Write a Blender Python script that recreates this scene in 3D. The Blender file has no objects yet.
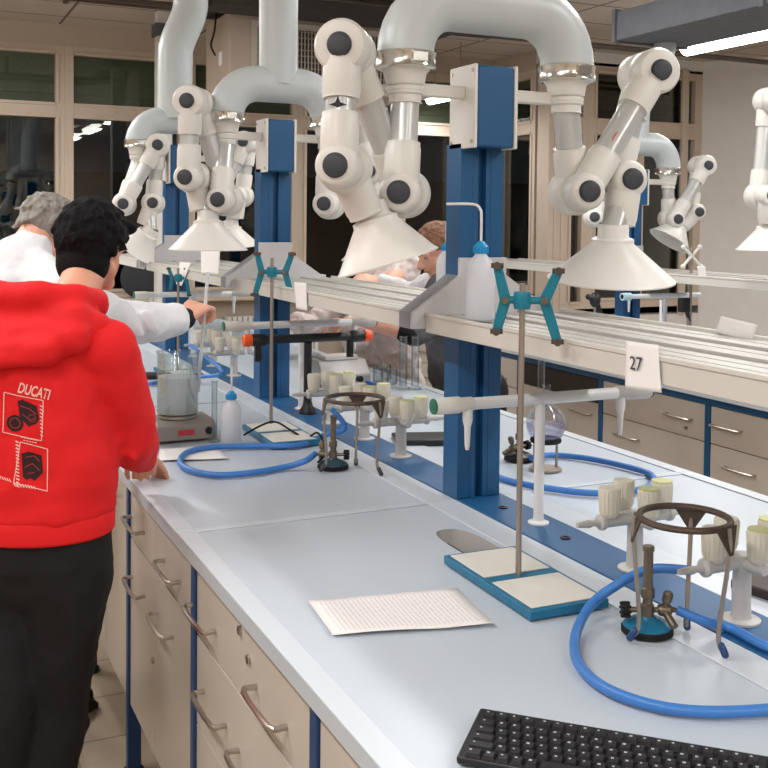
import bpy, bmesh, math, random
from mathutils import Vector as V, Matrix as M, noise
random.seed(7)
PI = math.pi
scene = bpy.context.scene
col = scene.collection

# ------------------------------------------------------------------ camera
F, PX, PY, H = 1040.0, 384.0, 256.0, 1.65
vY = V(((-100 - PX) / F, (215 - PY) / F, 1.0)).normalized()
dn = vY.cross(V((1, .01, 0))).normalized()
if dn.y < 0: dn = -dn
vZ = -dn
vX = vY.cross(vZ).normalized()
if vX.x < 0: vX = -vX
RW = M((vX, vY, vZ))           # world = RW @ (right, down, forward)
EYE = V((0, 0, H))
def at(px, py, x=None, y=None, z=None):
    "the point of a real plane (x, y or z = const) that a survey sight line meets"
    d = RW @ V(((px - PX) / F, (py - PY) / F, 1))
    t = x / d.x if x is not None else y / d.y if y is not None else (z - H) / d.z
    return EYE + d * t
cam = bpy.data.cameras.new('camera')
co = bpy.data.objects.new('camera', cam); col.objects.link(co)
r_, d_, f_ = RW @ V((1, 0, 0)), RW @ V((0, 1, 0)), RW @ V((0, 0, 1))
rot = M((r_, -d_, -f_)).transposed()
co.matrix_world = M.Translation(EYE) @ rot.to_4x4()
cam.sensor_width = 36; cam.lens = F / 768 * 36
cam.shift_x = 0; cam.shift_y = (PY - 384) / 768.0
cam.clip_start = .05; cam.clip_end = 100
scene.camera = co

# ------------------------------------------------------------------ materials
def lin(h):
    h = h.lstrip('#'); o = []
    for i in (0, 2, 4):
        c = int(h[i:i+2], 16) / 255
        o.append(c / 12.92 if c <= .04045 else ((c + .055) / 1.055) ** 2.4)
    return (*o, 1)
def mat(name, hexc, rough=.5, metal=0, var=.06, vs=8., bump=0., bs=60., trans=0, ior=1.45, alpha=1, spec=.5, emis=0, coat=0, sss=0, ec=None):
    m = bpy.data.materials.new(name); m.use_nodes = True
    n = m.node_tree; b = n.nodes['Principled BSDF']; L = n.links.new
    c = lin(hexc)
    tc = n.nodes.new('ShaderNodeTexCoord')
    nz = n.nodes.new('ShaderNodeTexNoise'); nz.inputs['Scale'].default_value = vs; nz.inputs['Detail'].default_value = 4
    L(tc.outputs['Object'], nz.inputs['Vector'])
    rp = n.nodes.new('ShaderNodeMapRange'); rp.inputs['To Min'].default_value = 1 - var; rp.inputs['To Max'].default_value = 1 + var
    L(nz.outputs['Fac'], rp.inputs['Value'])
    hs = n.nodes.new('ShaderNodeHueSaturation'); hs.inputs['Color'].default_value = c
    L(rp.outputs['Result'], hs.inputs['Value']); L(hs.outputs['Color'], b.inputs['Base Color'])
    b.inputs['Roughness'].default_value = rough; b.inputs['Metallic'].default_value = metal
    b.inputs['IOR'].default_value = ior; b.inputs['Transmission Weight'].default_value = trans
    b.inputs['Alpha'].default_value = alpha; b.inputs['Specular IOR Level'].default_value = spec
    b.inputs['Coat Weight'].default_value = coat
    if sss: b.inputs['Subsurface Weight'].default_value = sss; b.inputs['Subsurface Scale'].default_value = .02
    if emis: b.inputs['Emission Color'].default_value = lin(ec or hexc); b.inputs['Emission Strength'].default_value = emis
    if bump:
        n2 = n.nodes.new('ShaderNodeTexNoise'); n2.inputs['Scale'].default_value = bs; n2.inputs['Detail'].default_value = 5
        L(tc.outputs['Object'], n2.inputs['Vector'])
        bp = n.nodes.new('ShaderNodeBump'); bp.inputs['Strength'].default_value = bump; bp.inputs['Distance'].default_value = .02
        L(n2.outputs['Fac'], bp.inputs['Height']); L(bp.outputs['Normal'], b.inputs['Normal'])
    return m
def thinglass(name, tint='#ffffff', amt=.12, rough=.02):
    m = bpy.data.materials.new(name); m.use_nodes = True; n = m.node_tree; n.nodes.clear(); L = n.links.new
    o = n.nodes.new('ShaderNodeOutputMaterial'); t = n.nodes.new('ShaderNodeBsdfTransparent'); g = n.nodes.new('ShaderNodeBsdfGlossy')
    t.inputs['Color'].default_value = lin(tint); g.inputs['Roughness'].default_value = rough
    lw = n.nodes.new('ShaderNodeLayerWeight'); lw.inputs['Blend'].default_value = .35
    mr = n.nodes.new('ShaderNodeMapRange'); mr.inputs['To Min'].default_value = amt; mr.inputs['To Max'].default_value = min(1, amt + .35)
    L(lw.outputs['Fresnel'], mr.inputs['Value'])
    mx = n.nodes.new('ShaderNodeMixShader'); L(mr.outputs['Result'], mx.inputs['Fac'])
    L(t.outputs[0], mx.inputs[1]); L(g.outputs[0], mx.inputs[2]); L(mx.outputs[0], o.inputs['Surface'])
    return m
WALLT = mat('tan plaster', '#bcae9f', .9, bump=.05)
WALLW = mat('white plaster', '#e0dcd8', .9, bump=.05)
FRAMEM = mat('beige window frame', '#ccbcab', .55)
WHITE = mat('white lacquered steel', '#dedbd6', .35)
OFFW = mat('warm white moulded plastic', '#dad7d1', .38, var=.03)
DUCTM = mat('pale grey duct plastic', '#bfc6c8', .35, var=.04)
DUCTS = mat('satin duct sleeve', '#c6c8c6', .28, metal=.35, var=.04)
CHROME = mat('chrome clamp', '#d8d6d0', .2, metal=1)
STEEL = mat('brushed steel', '#b8b2a8', .35, metal=1)
RODM = mat('dull steel rod', '#a39a90', .4, metal=.8)
BLUE = mat('blue enamelled steel', '#1b527f', .4, var=.08)
BLUED = mat('dark blue steel frame', '#23406f', .4)
TEAL = mat('teal enamel', '#14768c', .35, var=.15, vs=40)
TEALB = mat('blue painted iron base', '#1c6c90', .4, var=.12, vs=30)
TOP = mat('pale blue grey ceramic worktop', '#c0cad4', .3, var=.02, vs=2, spec=.45)
TOPR = mat('pale worktop rim', '#cbd3db', .3, var=.02, vs=2)
CAB = mat('greige cabinet front', '#c6beb5', .3, var=.04, vs=3, spec=.6)
CABI = mat('dark cabinet recess', '#3a342f', .8)
KNOB = mat('dark graphite plastic', '#3a3c42', .55)
BLACK = mat('black plastic', '#1c1c20', .4)
BLACKR = mat('black rubber', '#121214', .8)
ALU = mat('ribbed aluminium shelf', '#b9b8b2', .42, metal=.25, var=.03)
SHELFW = mat('grey white shelf lip', '#cfccc4', .4, var=.02)
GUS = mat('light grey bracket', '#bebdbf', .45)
GUS_SHADE = mat('shaded grey bracket edge', '#85868b', .5)  # darker copy of the bracket grey, shade of the sloped side put into the colour
PIPEW = mat('white enamelled pipe', '#dcdcdc', .3)
PIPEG = mat('light grey enamelled fitting', '#b9b7b4', .4)
KNOBW = mat('cream tap knob', '#d3cdbd', .5, var=.05, vs=50)
KNOBY = mat('yellow green cap', '#bfc084', .5)
GREEN = mat('green tap cap', '#1e6a52', .4)
HOSE = mat('blue rubber hose', '#3f7cc6', .38, var=.1, vs=30)
BRASS = mat('tarnished brass', '#7d7262', .4, metal=.8, var=.25, vs=60)
IRON = mat('heat browned iron', '#5d4f45', .55, metal=.6, var=.35, vs=60)
PAPER = mat('white paper', '#efeceb', .85, var=.01)
TILEW = mat('white ceramic panel', '#dcdad2', .45)
BOTTLE = mat('milky polyethylene', '#dfe3ea', .35, alpha=.82, var=.03, trans=.15)
BCAP = mat('bright blue cap', '#1f8fc9', .35)
ORANGE = mat('orange cap', '#ee5a22', .4)
RED = mat('red painted bar', '#c4352a', .45)
GLASS = thinglass('clear glassware', '#f4f7f7', .04)
LIQ = mat('cloudy liquid', '#f2f3f1', .5, alpha=.62)
PURP = mat('pale violet liquid', '#b4a9dc', .1, alpha=.35)
GALV = mat('galvanised duct sheet', '#62656b', .7, metal=.2, var=.2, vs=14)
PANE = thinglass('dark window glass', '#e2e6e2', .05, .01)
BLIND = mat('grey green roller blind', '#929c88', .7)
BLINDD = mat('dark brown louvre', '#2b2522', .7)
NIGHT = mat('night foliage', '#141716', 1, var=.5, vs=3)
SKIN = mat('skin', '#d39b80', .5, var=.06, vs=14, sss=.08)
SKINP = mat('pale skin', '#dda68f', .5, var=.06, vs=14, sss=.08)
HAIRB = mat('black hair', '#0b0a0d', .85, var=.3, vs=60, bump=.3, bs=120, spec=.25)
HAIRG = mat('grey hair', '#8f8a84', .6, var=.3, vs=60, bump=.5, bs=110)
HAIRN = mat('short brown hair', '#7d5842', .65, var=.25, vs=60, bump=.5, bs=120)
HOODIE = mat('bright red cotton fleece', '#d80f16', .8, var=.05, bump=.25, bs=7)
TROU = mat('black cotton trousers', '#0e0f13', .85, bump=.3, bs=9)
COAT = mat('white lab coat cloth', '#e0e2e6', .8, bump=.35, bs=9)
COATP = mat('off white lab coat cloth', '#d6c8c4', .8, bump=1, bs=15)
GREYC = mat('dark grey jersey', '#55555a', .85, bump=.3, bs=9)
CUFF = mat('black knit cuff', '#16161a', .9)
PRINTW = mat('pale screen print', '#eab8ae', .8)
PRINTK = mat('dark screen print', '#2a1013', .8)
BOOT = mat('dark brown leather', '#2b1d1b', .5)

def tilemat(name, c1, c2, cm, size, mort, rough, off=(0, 0), bump=.2, big=1.0):
    m = bpy.data.materials.new(name); m.use_nodes = True; n = m.node_tree; b = n.nodes['Principled BSDF']; L = n.links.new
    tc = n.nodes.new('ShaderNodeTexCoord'); mp = n.nodes.new('ShaderNodeMapping'); mp.inputs['Location'].default_value = (off[0], off[1], 0)
    br = n.nodes.new('ShaderNodeTexBrick'); br.offset = 0; br.squash = 1
    br.inputs['Scale'].default_value = 1; br.inputs['Brick Width'].default_value = size * big; br.inputs['Row Height'].default_value = size
    br.inputs['Mortar Size'].default_value = mort; br.inputs['Mortar Smooth'].default_value = .1
    br.inputs['Color1'].default_value = lin(c1); br.inputs['Color2'].default_value = lin(c2); br.inputs['Mortar'].default_value = lin(cm)
    nz = n.nodes.new('ShaderNodeTexNoise'); nz.inputs['Scale'].default_value = 6; nz.inputs['Detail'].default_value = 6
    mr = n.nodes.new('ShaderNodeMapRange'); mr.inputs['To Min'].default_value = .9; mr.inputs['To Max'].default_value = 1.08
    hs = n.nodes.new('ShaderNodeHueSaturation')
    L(tc.outputs['Object'], mp.inputs[0]); L(mp.outputs[0], br.inputs['Vector']); L(tc.outputs['Object'], nz.inputs['Vector'])
    L(nz.outputs['Fac'], mr.inputs['Value']); L(mr.outputs[0], hs.inputs['Value']); L(br.outputs['Color'], hs.inputs['Color'])
    L(hs.outputs[0], b.inputs['Base Color']); b.inputs['Roughness'].default_value = rough
    bp = n.nodes.new('ShaderNodeBump'); bp.invert = True; bp.inputs['Strength'].default_value = bump; bp.inputs['Distance'].default_value = .003
    L(br.outputs['Fac'], bp.inputs['Height']); L(bp.outputs[0], b.inputs['Normal'])
    return m
FLOORM = tilemat('beige floor tiles', '#b5a48d', '#ac9b85', '#7a6d5f', .30, .004, .35, (.07, .06))
CEILM = tilemat('mineral ceiling tiles', '#c4bab0', '#bcb2a8', '#6d645c', .6, .012, .9, (.2, .1), big=2.0)

def printmat():
    m = bpy.data.materials.new('printed sheet'); m.use_nodes = True; n = m.node_tree; b = n.nodes['Principled BSDF']; L = n.links.new
    tc = n.nodes.new('ShaderNodeTexCoord'); sp = n.nodes.new('ShaderNodeSeparateXYZ'); L(tc.outputs['UV'], sp.inputs[0])
    def math_(op, a, b_=None, c=None):
        q = n.nodes.new('ShaderNodeMath'); q.operation = op
        for i, v in enumerate((a, b_, c)):
            if v is None: continue
            if isinstance(v, (int, float)): q.inputs[i].default_value = v
            else: L(v, q.inputs[i])
        return q.outputs[0]
    u, v = sp.outputs['X'], sp.outputs['Y']
    fr = math_('FRACT', math_('MULTIPLY', u, 34))
    line = math_('LESS_THAN', fr, .45)
    nz = n.nodes.new('ShaderNodeTexNoise'); nz.inputs['Scale'].default_value = 1
    cb = n.nodes.new('ShaderNodeCombineXYZ'); L(math_('FLOOR', math_('MULTIPLY', u, 34)), cb.inputs[0]); L(math_('MULTIPLY', v, 45), cb.inputs[1]); L(cb.outputs[0], nz.inputs['Vector'])
    word = math_('GREATER_THAN', nz.outputs['Fac'], .45)
    ins = math_('MULTIPLY', math_('GREATER_THAN', v, .08), math_('LESS_THAN', v, .92))
    insu = math_('MULTIPLY', math_('GREATER_THAN', u, .05), math_('LESS_THAN', u, .93))
    f = math_('MULTIPLY', math_('MULTIPLY', line, word), math_('MULTIPLY', ins, insu))
    mx = n.nodes.new('ShaderNodeMix'); mx.data_type = 'RGBA'; L(math_('MULTIPLY', f, .33), mx.inputs['Factor'])
    mx.inputs['A'].default_value = lin('#efeceb'); mx.inputs['B'].default_value = lin('#8e8590')
    L(mx.outputs['Result'], b.inputs['Base Color']); b.inputs['Roughness'].default_value = .85
    return m
PRINTED = printmat()

# ------------------------------------------------------------------ mesh helpers
WL = {}
def frame(d):
    d = V(d).normalized(); a = V((0, 0, 1)) if abs(d.z) < .9 else V((1, 0, 0))
    x = d.cross(a).normalized(); return x, d.cross(x).normalized(), d
def spline(pts, k=6, closed=False):
    P = [V(p) for p in pts]; n = len(P); out = []
    if n < 3: return P
    rng = range(n if closed else n - 1)
    for i in rng:
        if closed: a, b, c, d = P[i-1], P[i], P[(i+1) % n], P[(i+2) % n]
        else: a, b, c, d = P[max(i-1, 0)], P[i], P[i+1], P[min(i+2, n-1)]
        for j in range(k):
            t = j / k
            out.append(.5 * ((2*b) + (c-a)*t + (2*a-5*b+4*c-d)*t*t + (3*b-a-3*c+d)*t**3))
    if not closed: out.append(P[-1])
    return out
class G:
    def __init__(s): s.bm = bmesh.new()
    def ring(s, c, x, y, r, n, r2=None): return [s.bm.verts.new(c + x*math.cos(2*PI*i/n)*r + y*math.sin(2*PI*i/n)*(r2 or r)) for i in range(n)]
    def skin(s, rings, caps=True, closed=False):
        n = len(rings[0]); m = len(rings)
        for k in range(m if closed else m - 1):
            A, B = rings[k], rings[(k+1) % m]
            for i in range(n): s.bm.faces.new((A[i], A[(i+1) % n], B[(i+1) % n], B[i]))
        if caps and not closed:
            s.bm.faces.new(rings[0][::-1]); s.bm.faces.new(rings[-1])
        return s
    def box(s, x0, x1, y0, y1, z0, z1, mx=None):
        v = [s.bm.verts.new((x, y, z)) for x in (x0, x1) for y in (y0, y1) for z in (z0, z1)]
        for f in ((0,1,3,2), (4,6,7,5), (0,4,5,1), (2,3,7,6), (0,2,6,4), (1,5,7,3)): s.bm.faces.new([v[i] for i in f])
        if mx: bmesh.ops.transform(s.bm, matrix=mx, verts=v)
        return s
    def cyl(s, a, b, r0, r1=None, n=24):
        a, b = V(a), V(b); x, y, d = frame(b - a)
        return s.skin([s.ring(a, x, y, r0, n), s.ring(b, x, y, r0 if r1 is None else r1, n)])
    def lathe(s, prof, base=(0,0,0), axis=(0,0,1), n=32, caps=True):
        x, y, d = frame(axis); base = V(base)
        return s.skin([s.ring(base + d*h, x, y, max(r, .0002), n) for r, h in prof], caps)
    def tube(s, pts, r, n=10, k=6, closed=False, caps=True):
        P = spline(pts, k, closed) if k > 1 else [V(p) for p in pts]
        m = len(P); rings = []; x = None
        for i in range(m):
            t = (P[(i+1) % m] - P[i-1]) if closed else (P[min(i+1, m-1)] - P[max(i-1, 0)])
            t.normalize()
            if x is None: x = frame(t)[0]
            x = (x - t*x.dot(t)).normalized(); y = t.cross(x)
            rr = r[min(len(r)-1, int(i/ (m-1) * (len(r)-1) + .5))] if isinstance(r, (list, tuple)) else r
            rings.append(s.ring(P[i], x, y, rr, n))
        return s.skin(rings, caps, closed)
    def prism(s, poly, ext):
        A = [s.bm.verts.new(V(p)) for p in poly]; B = [s.bm.verts.new(V(p) + V(ext)) for p in poly]; n = len(A)
        s.bm.faces.new(A[::-1]); s.bm.faces.new(B)
        for i in range(n): s.bm.faces.new((A[i], A[(i+1) % n], B[(i+1) % n], B[i]))
        return s
    def ball(s, c, r, mx=None, seg=20):
        rr = r if isinstance(r, (tuple, list)) else (r, r, r)
        q = M.Translation(V(c)) @ (mx.to_4x4() if mx else M()) @ M.Diagonal((*rr, 1))
        bmesh.ops.create_uvsphere(s.bm, u_segments=seg, v_segments=max(8, seg//2 + 2), radius=1, matrix=q); return s
    def cap(s, a, b, ra, rb=None, n=16):
        a, b = V(a), V(b); rb = ra if rb is None else rb; x, y, d = frame(b - a); rings = []
        for i in range(1, 5): t = PI/2*i/4; rings.append(s.ring(a - d*ra*math.cos(t), x, y, ra*math.sin(t), n))
        for i in range(0, 4): t = PI/2*i/4; rings.append(s.ring(b + d*rb*math.sin(t), x, y, rb*math.cos(t), n))
        return s.skin(rings)
    def chain(s, pts):
        for (a, ra), (b, rb) in zip(pts, pts[1:]): s.cap(a, b, ra, rb)
        return s
    def poly(s, pts): s.bm.faces.new([s.bm.verts.new(V(p)) for p in pts]); return s
    def build(s, name, m, parent=None, smooth=35, bevel=0, label=None, remesh=0, smo=0, uv=None):
        bmesh.ops.recalc_face_normals(s.bm, faces=s.bm.faces[:])
        me = bpy.data.meshes.new(name)
        if uv:
            l = s.bm.loops.layers.uv.new('uv')
            for f in s.bm.faces:
                for lp in f.loops: lp[l].uv = uv(lp.vert.co)
        vs = s.bm.verts
        if parent is not None: org = WL[parent]
        else:
            xs = [v.co.x for v in vs]; ys = [v.co.y for v in vs]; zs = [v.co.z for v in vs]
            org = V(((min(xs)+max(xs))/2, (min(ys)+max(ys))/2, min(zs)))
        for v in vs: v.co -= org
        s.bm.to_mesh(me); s.bm.free()
        me.materials.append(m)
        for p in me.polygons: p.use_smooth = True
        if not remesh: me.set_sharp_from_angle(angle=math.radians(smooth))
        o = bpy.data.objects.new(name, me); col.objects.link(o)
        if parent is not None: o.parent = parent; WL[o] = org
        else: o.location = org; WL[o] = org
        if bevel:
            md = o.modifiers.new('bevel', 'BEVEL'); md.width = bevel; md.segments = 2; md.limit_method = 'ANGLE'; md.angle_limit = math.radians(40)
        if remesh:
            md = o.modifiers.new('remesh', 'REMESH'); md.mode = 'VOXEL'; md.voxel_size = remesh; md.use_smooth_shade = True
            if smo: md = o.modifiers.new('smooth', 'SMOOTH'); md.iterations = smo; md.factor = .6
        if label: o['label'] = label
        return o
def folds(o, size, st, seed=0):
    tx = bpy.data.textures.new('cloth folds', 'CLOUDS'); tx.noise_scale = size; tx.noise_depth = 2; tx.noise_basis = 'IMPROVED_PERLIN'
    md = o.modifiers.new('folds', 'DISPLACE'); md.texture = tx; md.strength = st; md.mid_level = .5; md.texture_coords = 'LOCAL'
    return o
def tag(o, label, cat, group=None):
    o['label'] = label; o['category'] = cat
    if group: o['group'] = group
    return o
def thing(name, loc, label, cat, group=None):
    o = bpy.data.objects.new(name, None); col.objects.link(o); o.location = V(loc); WL[o] = V(loc); o.empty_display_size = .05
    return tag(o, label, cat, group)
def struct(o): o['kind'] = 'structure'; return o
def dup(o, loc, label=None, rz=0):
    c = o.copy(); col.objects.link(c); c.location = V(loc); c.rotation_euler = (0, 0, rz)
    if label: c['label'] = label
    for ch in o.children:
        d = ch.copy(); col.objects.link(d); d.parent = c
        for g in ch.children: e = g.copy(); col.objects.link(e); e.parent = d
    return c
def text(body, size, mx, name, m, parent, ext=.0004, wrap=None, bold=0):
    cu = bpy.data.curves.new(name, 'FONT'); cu.body = body; cu.size = size; cu.extrude = ext; cu.offset = bold
    t = bpy.data.objects.new(name, cu); col.objects.link(t); bpy.context.view_layer.update()
    me = bpy.data.meshes.new_from_object(t.evaluated_get(bpy.context.evaluated_depsgraph_get())); bpy.data.objects.remove(t)
    me.transform(M.Translation(-WL[parent]) @ mx); me.materials.clear(); me.materials.append(m)
    o = bpy.data.objects.new(name, me); col.objects.link(o); o.parent = parent; WL[o] = WL[parent]
    return o

# ------------------------------------------------------------------ room shell
XL, XR = -2.6, 7.474
YB, YB2, YF = 9.32, 8.35, -3.2
CZ = 3.3
struct(G().box(XL-.3, 10.6, YF-.3, YB+.3, -.12, 0).build('floor', FLOORM))
struct(G().box(XL-.3, 10.6, YF-.3, YB+.3, CZ, CZ+.1).build('ceiling', CEILM))
struct(G().box(XL-.2, XL, YF-.2, YB+.2, 0, CZ).build('wall_left', WALLT))
struct(G().box(XL, 10.5, YF-.2, YF, 0, CZ).build('wall_front', WALLT))
# right wall runs slightly askew
wd = V((.33, -.55, 0)).normalized(); wn = V((wd.y, -wd.x, 0)); p0 = V((XR, YB2, 0)); p1 = p0 + wd*5.4; p2 = V((p1.x, YF, 0))
if wn.x < 0: wn = -wn
struct(G().prism([p0, p1, p1 + V((.2, .1, 0)), p0 + wn*.2 + V((0, .2, 0))], (0, 0, CZ)).prism([p1, p2, p2 + V((.2, 0, 0)), p1 + V((.2, .1, 0))], (0, 0, CZ)).build('wall_right', WALLW))
# back wall: parapet and header with window modules between
XE = 5.58
struct(G().box(XL, XE, YB, YB+.2, 0, .93).box(XL, XE, YB, YB+.2, 3.12, CZ).build('wall_back', WALLT))
struct(G().box(XE, XR+.2, YB2, YB2+.2, 0, .72).box(XE, XR+.2, YB2, YB2+.2, 3.17, CZ).build('wall_back_right', WALLW))
struct(G().box(XE, XE+.2, YB2+.2, YB+.2, 0, .93).box(XE, XE+.2, YB2+.2, YB+.2, 3.12, CZ).build('wall_recess', WALLT))
struct(G().box(XL, XE, YB-.16, YB+.02, .90, .94).build('trim_1', FRAMEM, bevel=.004))
WN = [0]
def window(mx, w, z0, zt0, zt1, z1, blind, fw=.075, side='', bl=5):
    "frame fills width w starting at the local origin, running along +x, outside at +y"
    WN[0] += 1
    root = bpy.data.objects.new('window_%d' % WN[0], None); col.objects.link(root); root['kind'] = 'structure'
    root.matrix_world = mx; WL[root] = V((0, 0, 0))
    g = G()
    g.box(0, fw, 0, .1, z0, z1).box(w-fw, w, 0, .1, z0, z1).box(fw, w-fw, 0, .1, z0, z0+fw).box(fw, w-fw, 0, .1, zt0, zt1).box(fw, w-fw, 0, .1, z1-fw, z1)
    g.build('window_frame', FRAMEM, root, bevel=.003)
    s = G(); t = .035        # inner sashes
    for (a, b) in ((z0+fw, zt0), (zt1, z1-fw)):
        s.box(fw-.03, fw, -.012, 0, a, b).box(w-fw, w-fw+.03, -.012, 0, a, b).box(fw, w-fw, -.012, 0, b, b+.025).box(fw, w-fw, -.012, 0, a-.025, a)
    s.build('sash', FRAMEM, root, bevel=.003)
    G().box(fw, w-fw, .05, .056, z0+fw, zt0).build('pane', PANE, root)
    G().box(fw, w-fw, .05, .056, zt1, z1-fw).build('pane', PANE, root)
    b = G(); n = bl; h = (z1-fw-zt1)/n
    for i in range(n):
        za = zt1 + h*i; b.prism([(fw, .075, za), (fw, .075, za+h*.2), (fw, .095, za+h), (fw, .11, za+h), (fw, .11, za)], (w-2*fw, 0, 0))
    b.build('blind', blind, root)
    return root
for xa, xb in ((-.86, .21), (.21, 1.29), (1.29, 2.36), (2.36, 3.44), (3.44, 4.49), (4.49, 5.56)):
    window(M.Translation((xa, YB, 0)), xb-xa, .94, 2.50, 2.63, 3.12, BLIND)
window(M.Translation((XL, YB, 0)), 1.74, .94, 2.50, 2.63, 3.12, BLIND)
window(M.Translation((XE, YB, 0)) @ M.Rotation(-PI/2, 4, 'Z'), YB-YB2-.2, .94, 2.50, 2.63, 3.12, BLINDD)
for xa, xb in ((5.80, 6.06), (6.06, XR)):
    window(M.Translation((xa, YB2, 0)), xb-xa, .80, 2.50, 2.66, 3.20, BLINDD, fw=.10 if xb > 7 else .07, bl=9)
struct(G().box(XE, 5.80, YB2-.04, YB2+.16, .72, 3.2).box(5.64, 5.66, YB2-.055, YB2-.04, .72, 3.2).box(5.72, 5.74, YB2-.055, YB2-.04, .72, 3.2).build('trim_2', FRAMEM, bevel=.004))
struct(G().box(XR-.28, XR-.2, YB2-.03, YB2, 0.72, 3.2).box(6.62, 6.72, YB2-.03, YB2, .8, 2.6).build('trim_3', FRAMEM, bevel=.004))
# night outside
tag(G().box(-8, 14, 13, 13.3, -1, 2.2).build('garden_hedge', NIGHT), 'dark garden hedge barely seen through the night windows', 'hedge')
# radiators under the windows
for i, (xa, lb) in enumerate(((1.5, 'white radiator under the back window left of centre'), (2.7, 'white radiator under the back window behind the far bench end'), (3.9, 'white radiator under the back window nearest the recess'))):
    t = thing('radiator', (xa+.45, YB-.1, .15), lb, 'radiator', 'radiators under the back windows')
    g = G()
    for k in range(18): g.box(xa+.05*k, xa+.05*k+.038, YB-.16, YB-.05, .15, .75)
    g.build('fins', WHITE, t, bevel=.004)
    G().cyl((xa+.1, YB-.1, 0), (xa+.1, YB-.1, .2), .012).cyl((xa+.8, YB-.1, 0), (xa+.8, YB-.1, .2), .012).cyl((xa-.02, YB-.1, .2), (xa+.92, YB-.1, .2), .012).cyl((xa-.02, YB-.1, .7), (xa+.92, YB-.1, .7), .012).build('pipe', WHITE, t)

# ------------------------------------------------------------------ lamps
EM = mat('glowing lamp diffuser', '#ffffff', .5, emis=9, ec='#fffaf2')
def lamp(x, y, L, z, label, power=31, w=.16):
    t = thing('ceiling_light', (x, y, z), label, 'lamp', 'fluorescent ceiling lights')
    G().box(x-w/2-.03, x+w/2+.03, y-L/2-.03, y+L/2+.03, z+.05, z+.11).build('housing', WHITE, t, bevel=.006)
    G().lathe([(.03, 0), (w*.4, .02), (w*.4, L-.02), (.03, L)], (x, y-L/2, z+.05), (0, 1, 0), 16).build('lamp_diffuser', EM, t)
    if z < 3.1: G().cyl((x, y-L/3, z+.11), (x, y-L/3, CZ), .006).cyl((x, y+L/3, z+.11), (x, y+L/3, CZ), .006).build('hanger', STEEL, t)
    a = bpy.data.lights.new('lamp', 'AREA'); a.shape = 'RECTANGLE'; a.size = w; a.size_y = L; a.energy = power; a.color = (1, .992, .985)
    o = bpy.data.objects.new('lamp_light', a); col.objects.link(o); o.location = (x, y, z-.025)
for x, y, lb in ((5.74, 6.0, 'long glowing ceiling light beside the grey duct at top right'),):
    lamp(x, y, 1.25, 3.02, lb, 30, .2)
for x, y in ((5.74, 3.9), (5.74, 1.6), (2.9, -1.2), (2.9, .9), (2.9, 3.0), (2.9, 5.0), (-.8, -1.6), (-.8, .7), (-.8, 2.9), (-.8, 5.4), (-.8, 7.7), (.25, 6.9), (1.3, -2.)):  # the two lights furthest back are added to brighten the back wall
    lamp(x, y, 1.25, 3.1, {5.74: 'glowing ceiling light over the right hand bench', 2.9: 'glowing ceiling light over the aisle between benches', -.8: 'glowing ceiling light over the left aisle', .25: 'glowing ceiling light near the left back windows', 1.3: 'glowing ceiling light near the front wall'}[x] + ', out of the picture', 25 if x == 2.9 else 33)
lamp(4.72, 8.75, .75, 2.78, 'short glowing lamp hanging before the dark back windows', 12, .12)  # added fixture, stands in for a bright reflection in the window glass

# ------------------------------------------------------------------ ceiling kit
tag(G().box(-1.2, 1.95, 7.05, 7.12, 3.08, 3.11).box(-1.2, 1.95, 7.25, 7.3, 3.1, 3.13).box(-1.2, -1.17, 7.05, 7.3, 3.08, CZ).box(1.0, 1.03, 7.05, 7.3, 3.08, CZ).build('ceiling_rail', mat('brown rail', '#4b3d36', .6)), 'thin brown rails hung under the ceiling at top left', 'rail')
tag(G().box(1.95, 4.3, 7.0, 7.32, 3.12, 3.22).box(1.95, 4.3, 7.5, 8.2, 3.24, CZ).build('cable_tray', mat('dark tray', '#3c3835', .7)), 'dark cable tray hung above the beige air handling unit', 'cable tray')
t = thing('pipe_run', (6.5, 7.3, 3.12), 'pair of dark thin pipes under the ceiling before the white wall', 'pipe')
for yy, zz in ((7.25, 3.14), (7.45, 3.17)): G().cyl((4.4, yy, zz), (8.05, yy, zz), .018).build('pipe', mat('grey brown pipe', '#5e5650', .6), t)
t = thing('air_handler', (2.95, 7.7, 2.62), 'beige air handling unit with a slatted grille below the ceiling', 'air conditioner')
G().box(2.2, 3.8, 7.45, 8.1, 2.62, 3.17).build('casing', mat('beige casing', '#bfae9f', .5), t, bevel=.008)
G().box(2.36, 3.72, 7.435, 7.45, 2.66, 3.12).box(2.40, 3.68, 7.43, 7.436, 2.70, 3.08).build('grille_frame', mat('pale grille frame', '#c9bfb2', .5), t)
G().box(2.41, 3.67, 7.424, 7.431, 2.71, 3.07).build('grille_recess', BLINDD, t)
g = G()
for i in range(46): g.box(2.415+.0275*i, 2.425+.0275*i, 7.415, 7.424, 2.71, 3.07)
for i in range(8): g.box(2.41, 3.67, 7.418, 7.423, 2.74+.045*i, 2.745+.045*i)
g.build('grille', mat('grille slats', '#a89d90', .5), t)
g = G().box(2.19, 2.197, 7.62, 7.7, 2.80, 2.9); g.build('label_plate', PAPER, t)
G().tube([(2.17, 7.7, 3.2), (2.15, 7.68, 3.05), (2.13, 7.7, 2.95), (2.17, 7.72, 2.88)], .008).build('cable', BLACK, t)
t = thing('white_riser_column', at(163, 300, y=8.4), 'tall square white riser column behind the far service post', 'column')
xx = at(163, 250, y=8.4).x
G().box(xx-.06, xx+.06, 8.34, 8.46, 0, CZ).build('shaft', WHITE, t, bevel=.004)
G().box(xx-.08, xx+.08, 8.32, 8.48, 3.10, 3.2).build('clamp', GALV, t)

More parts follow.
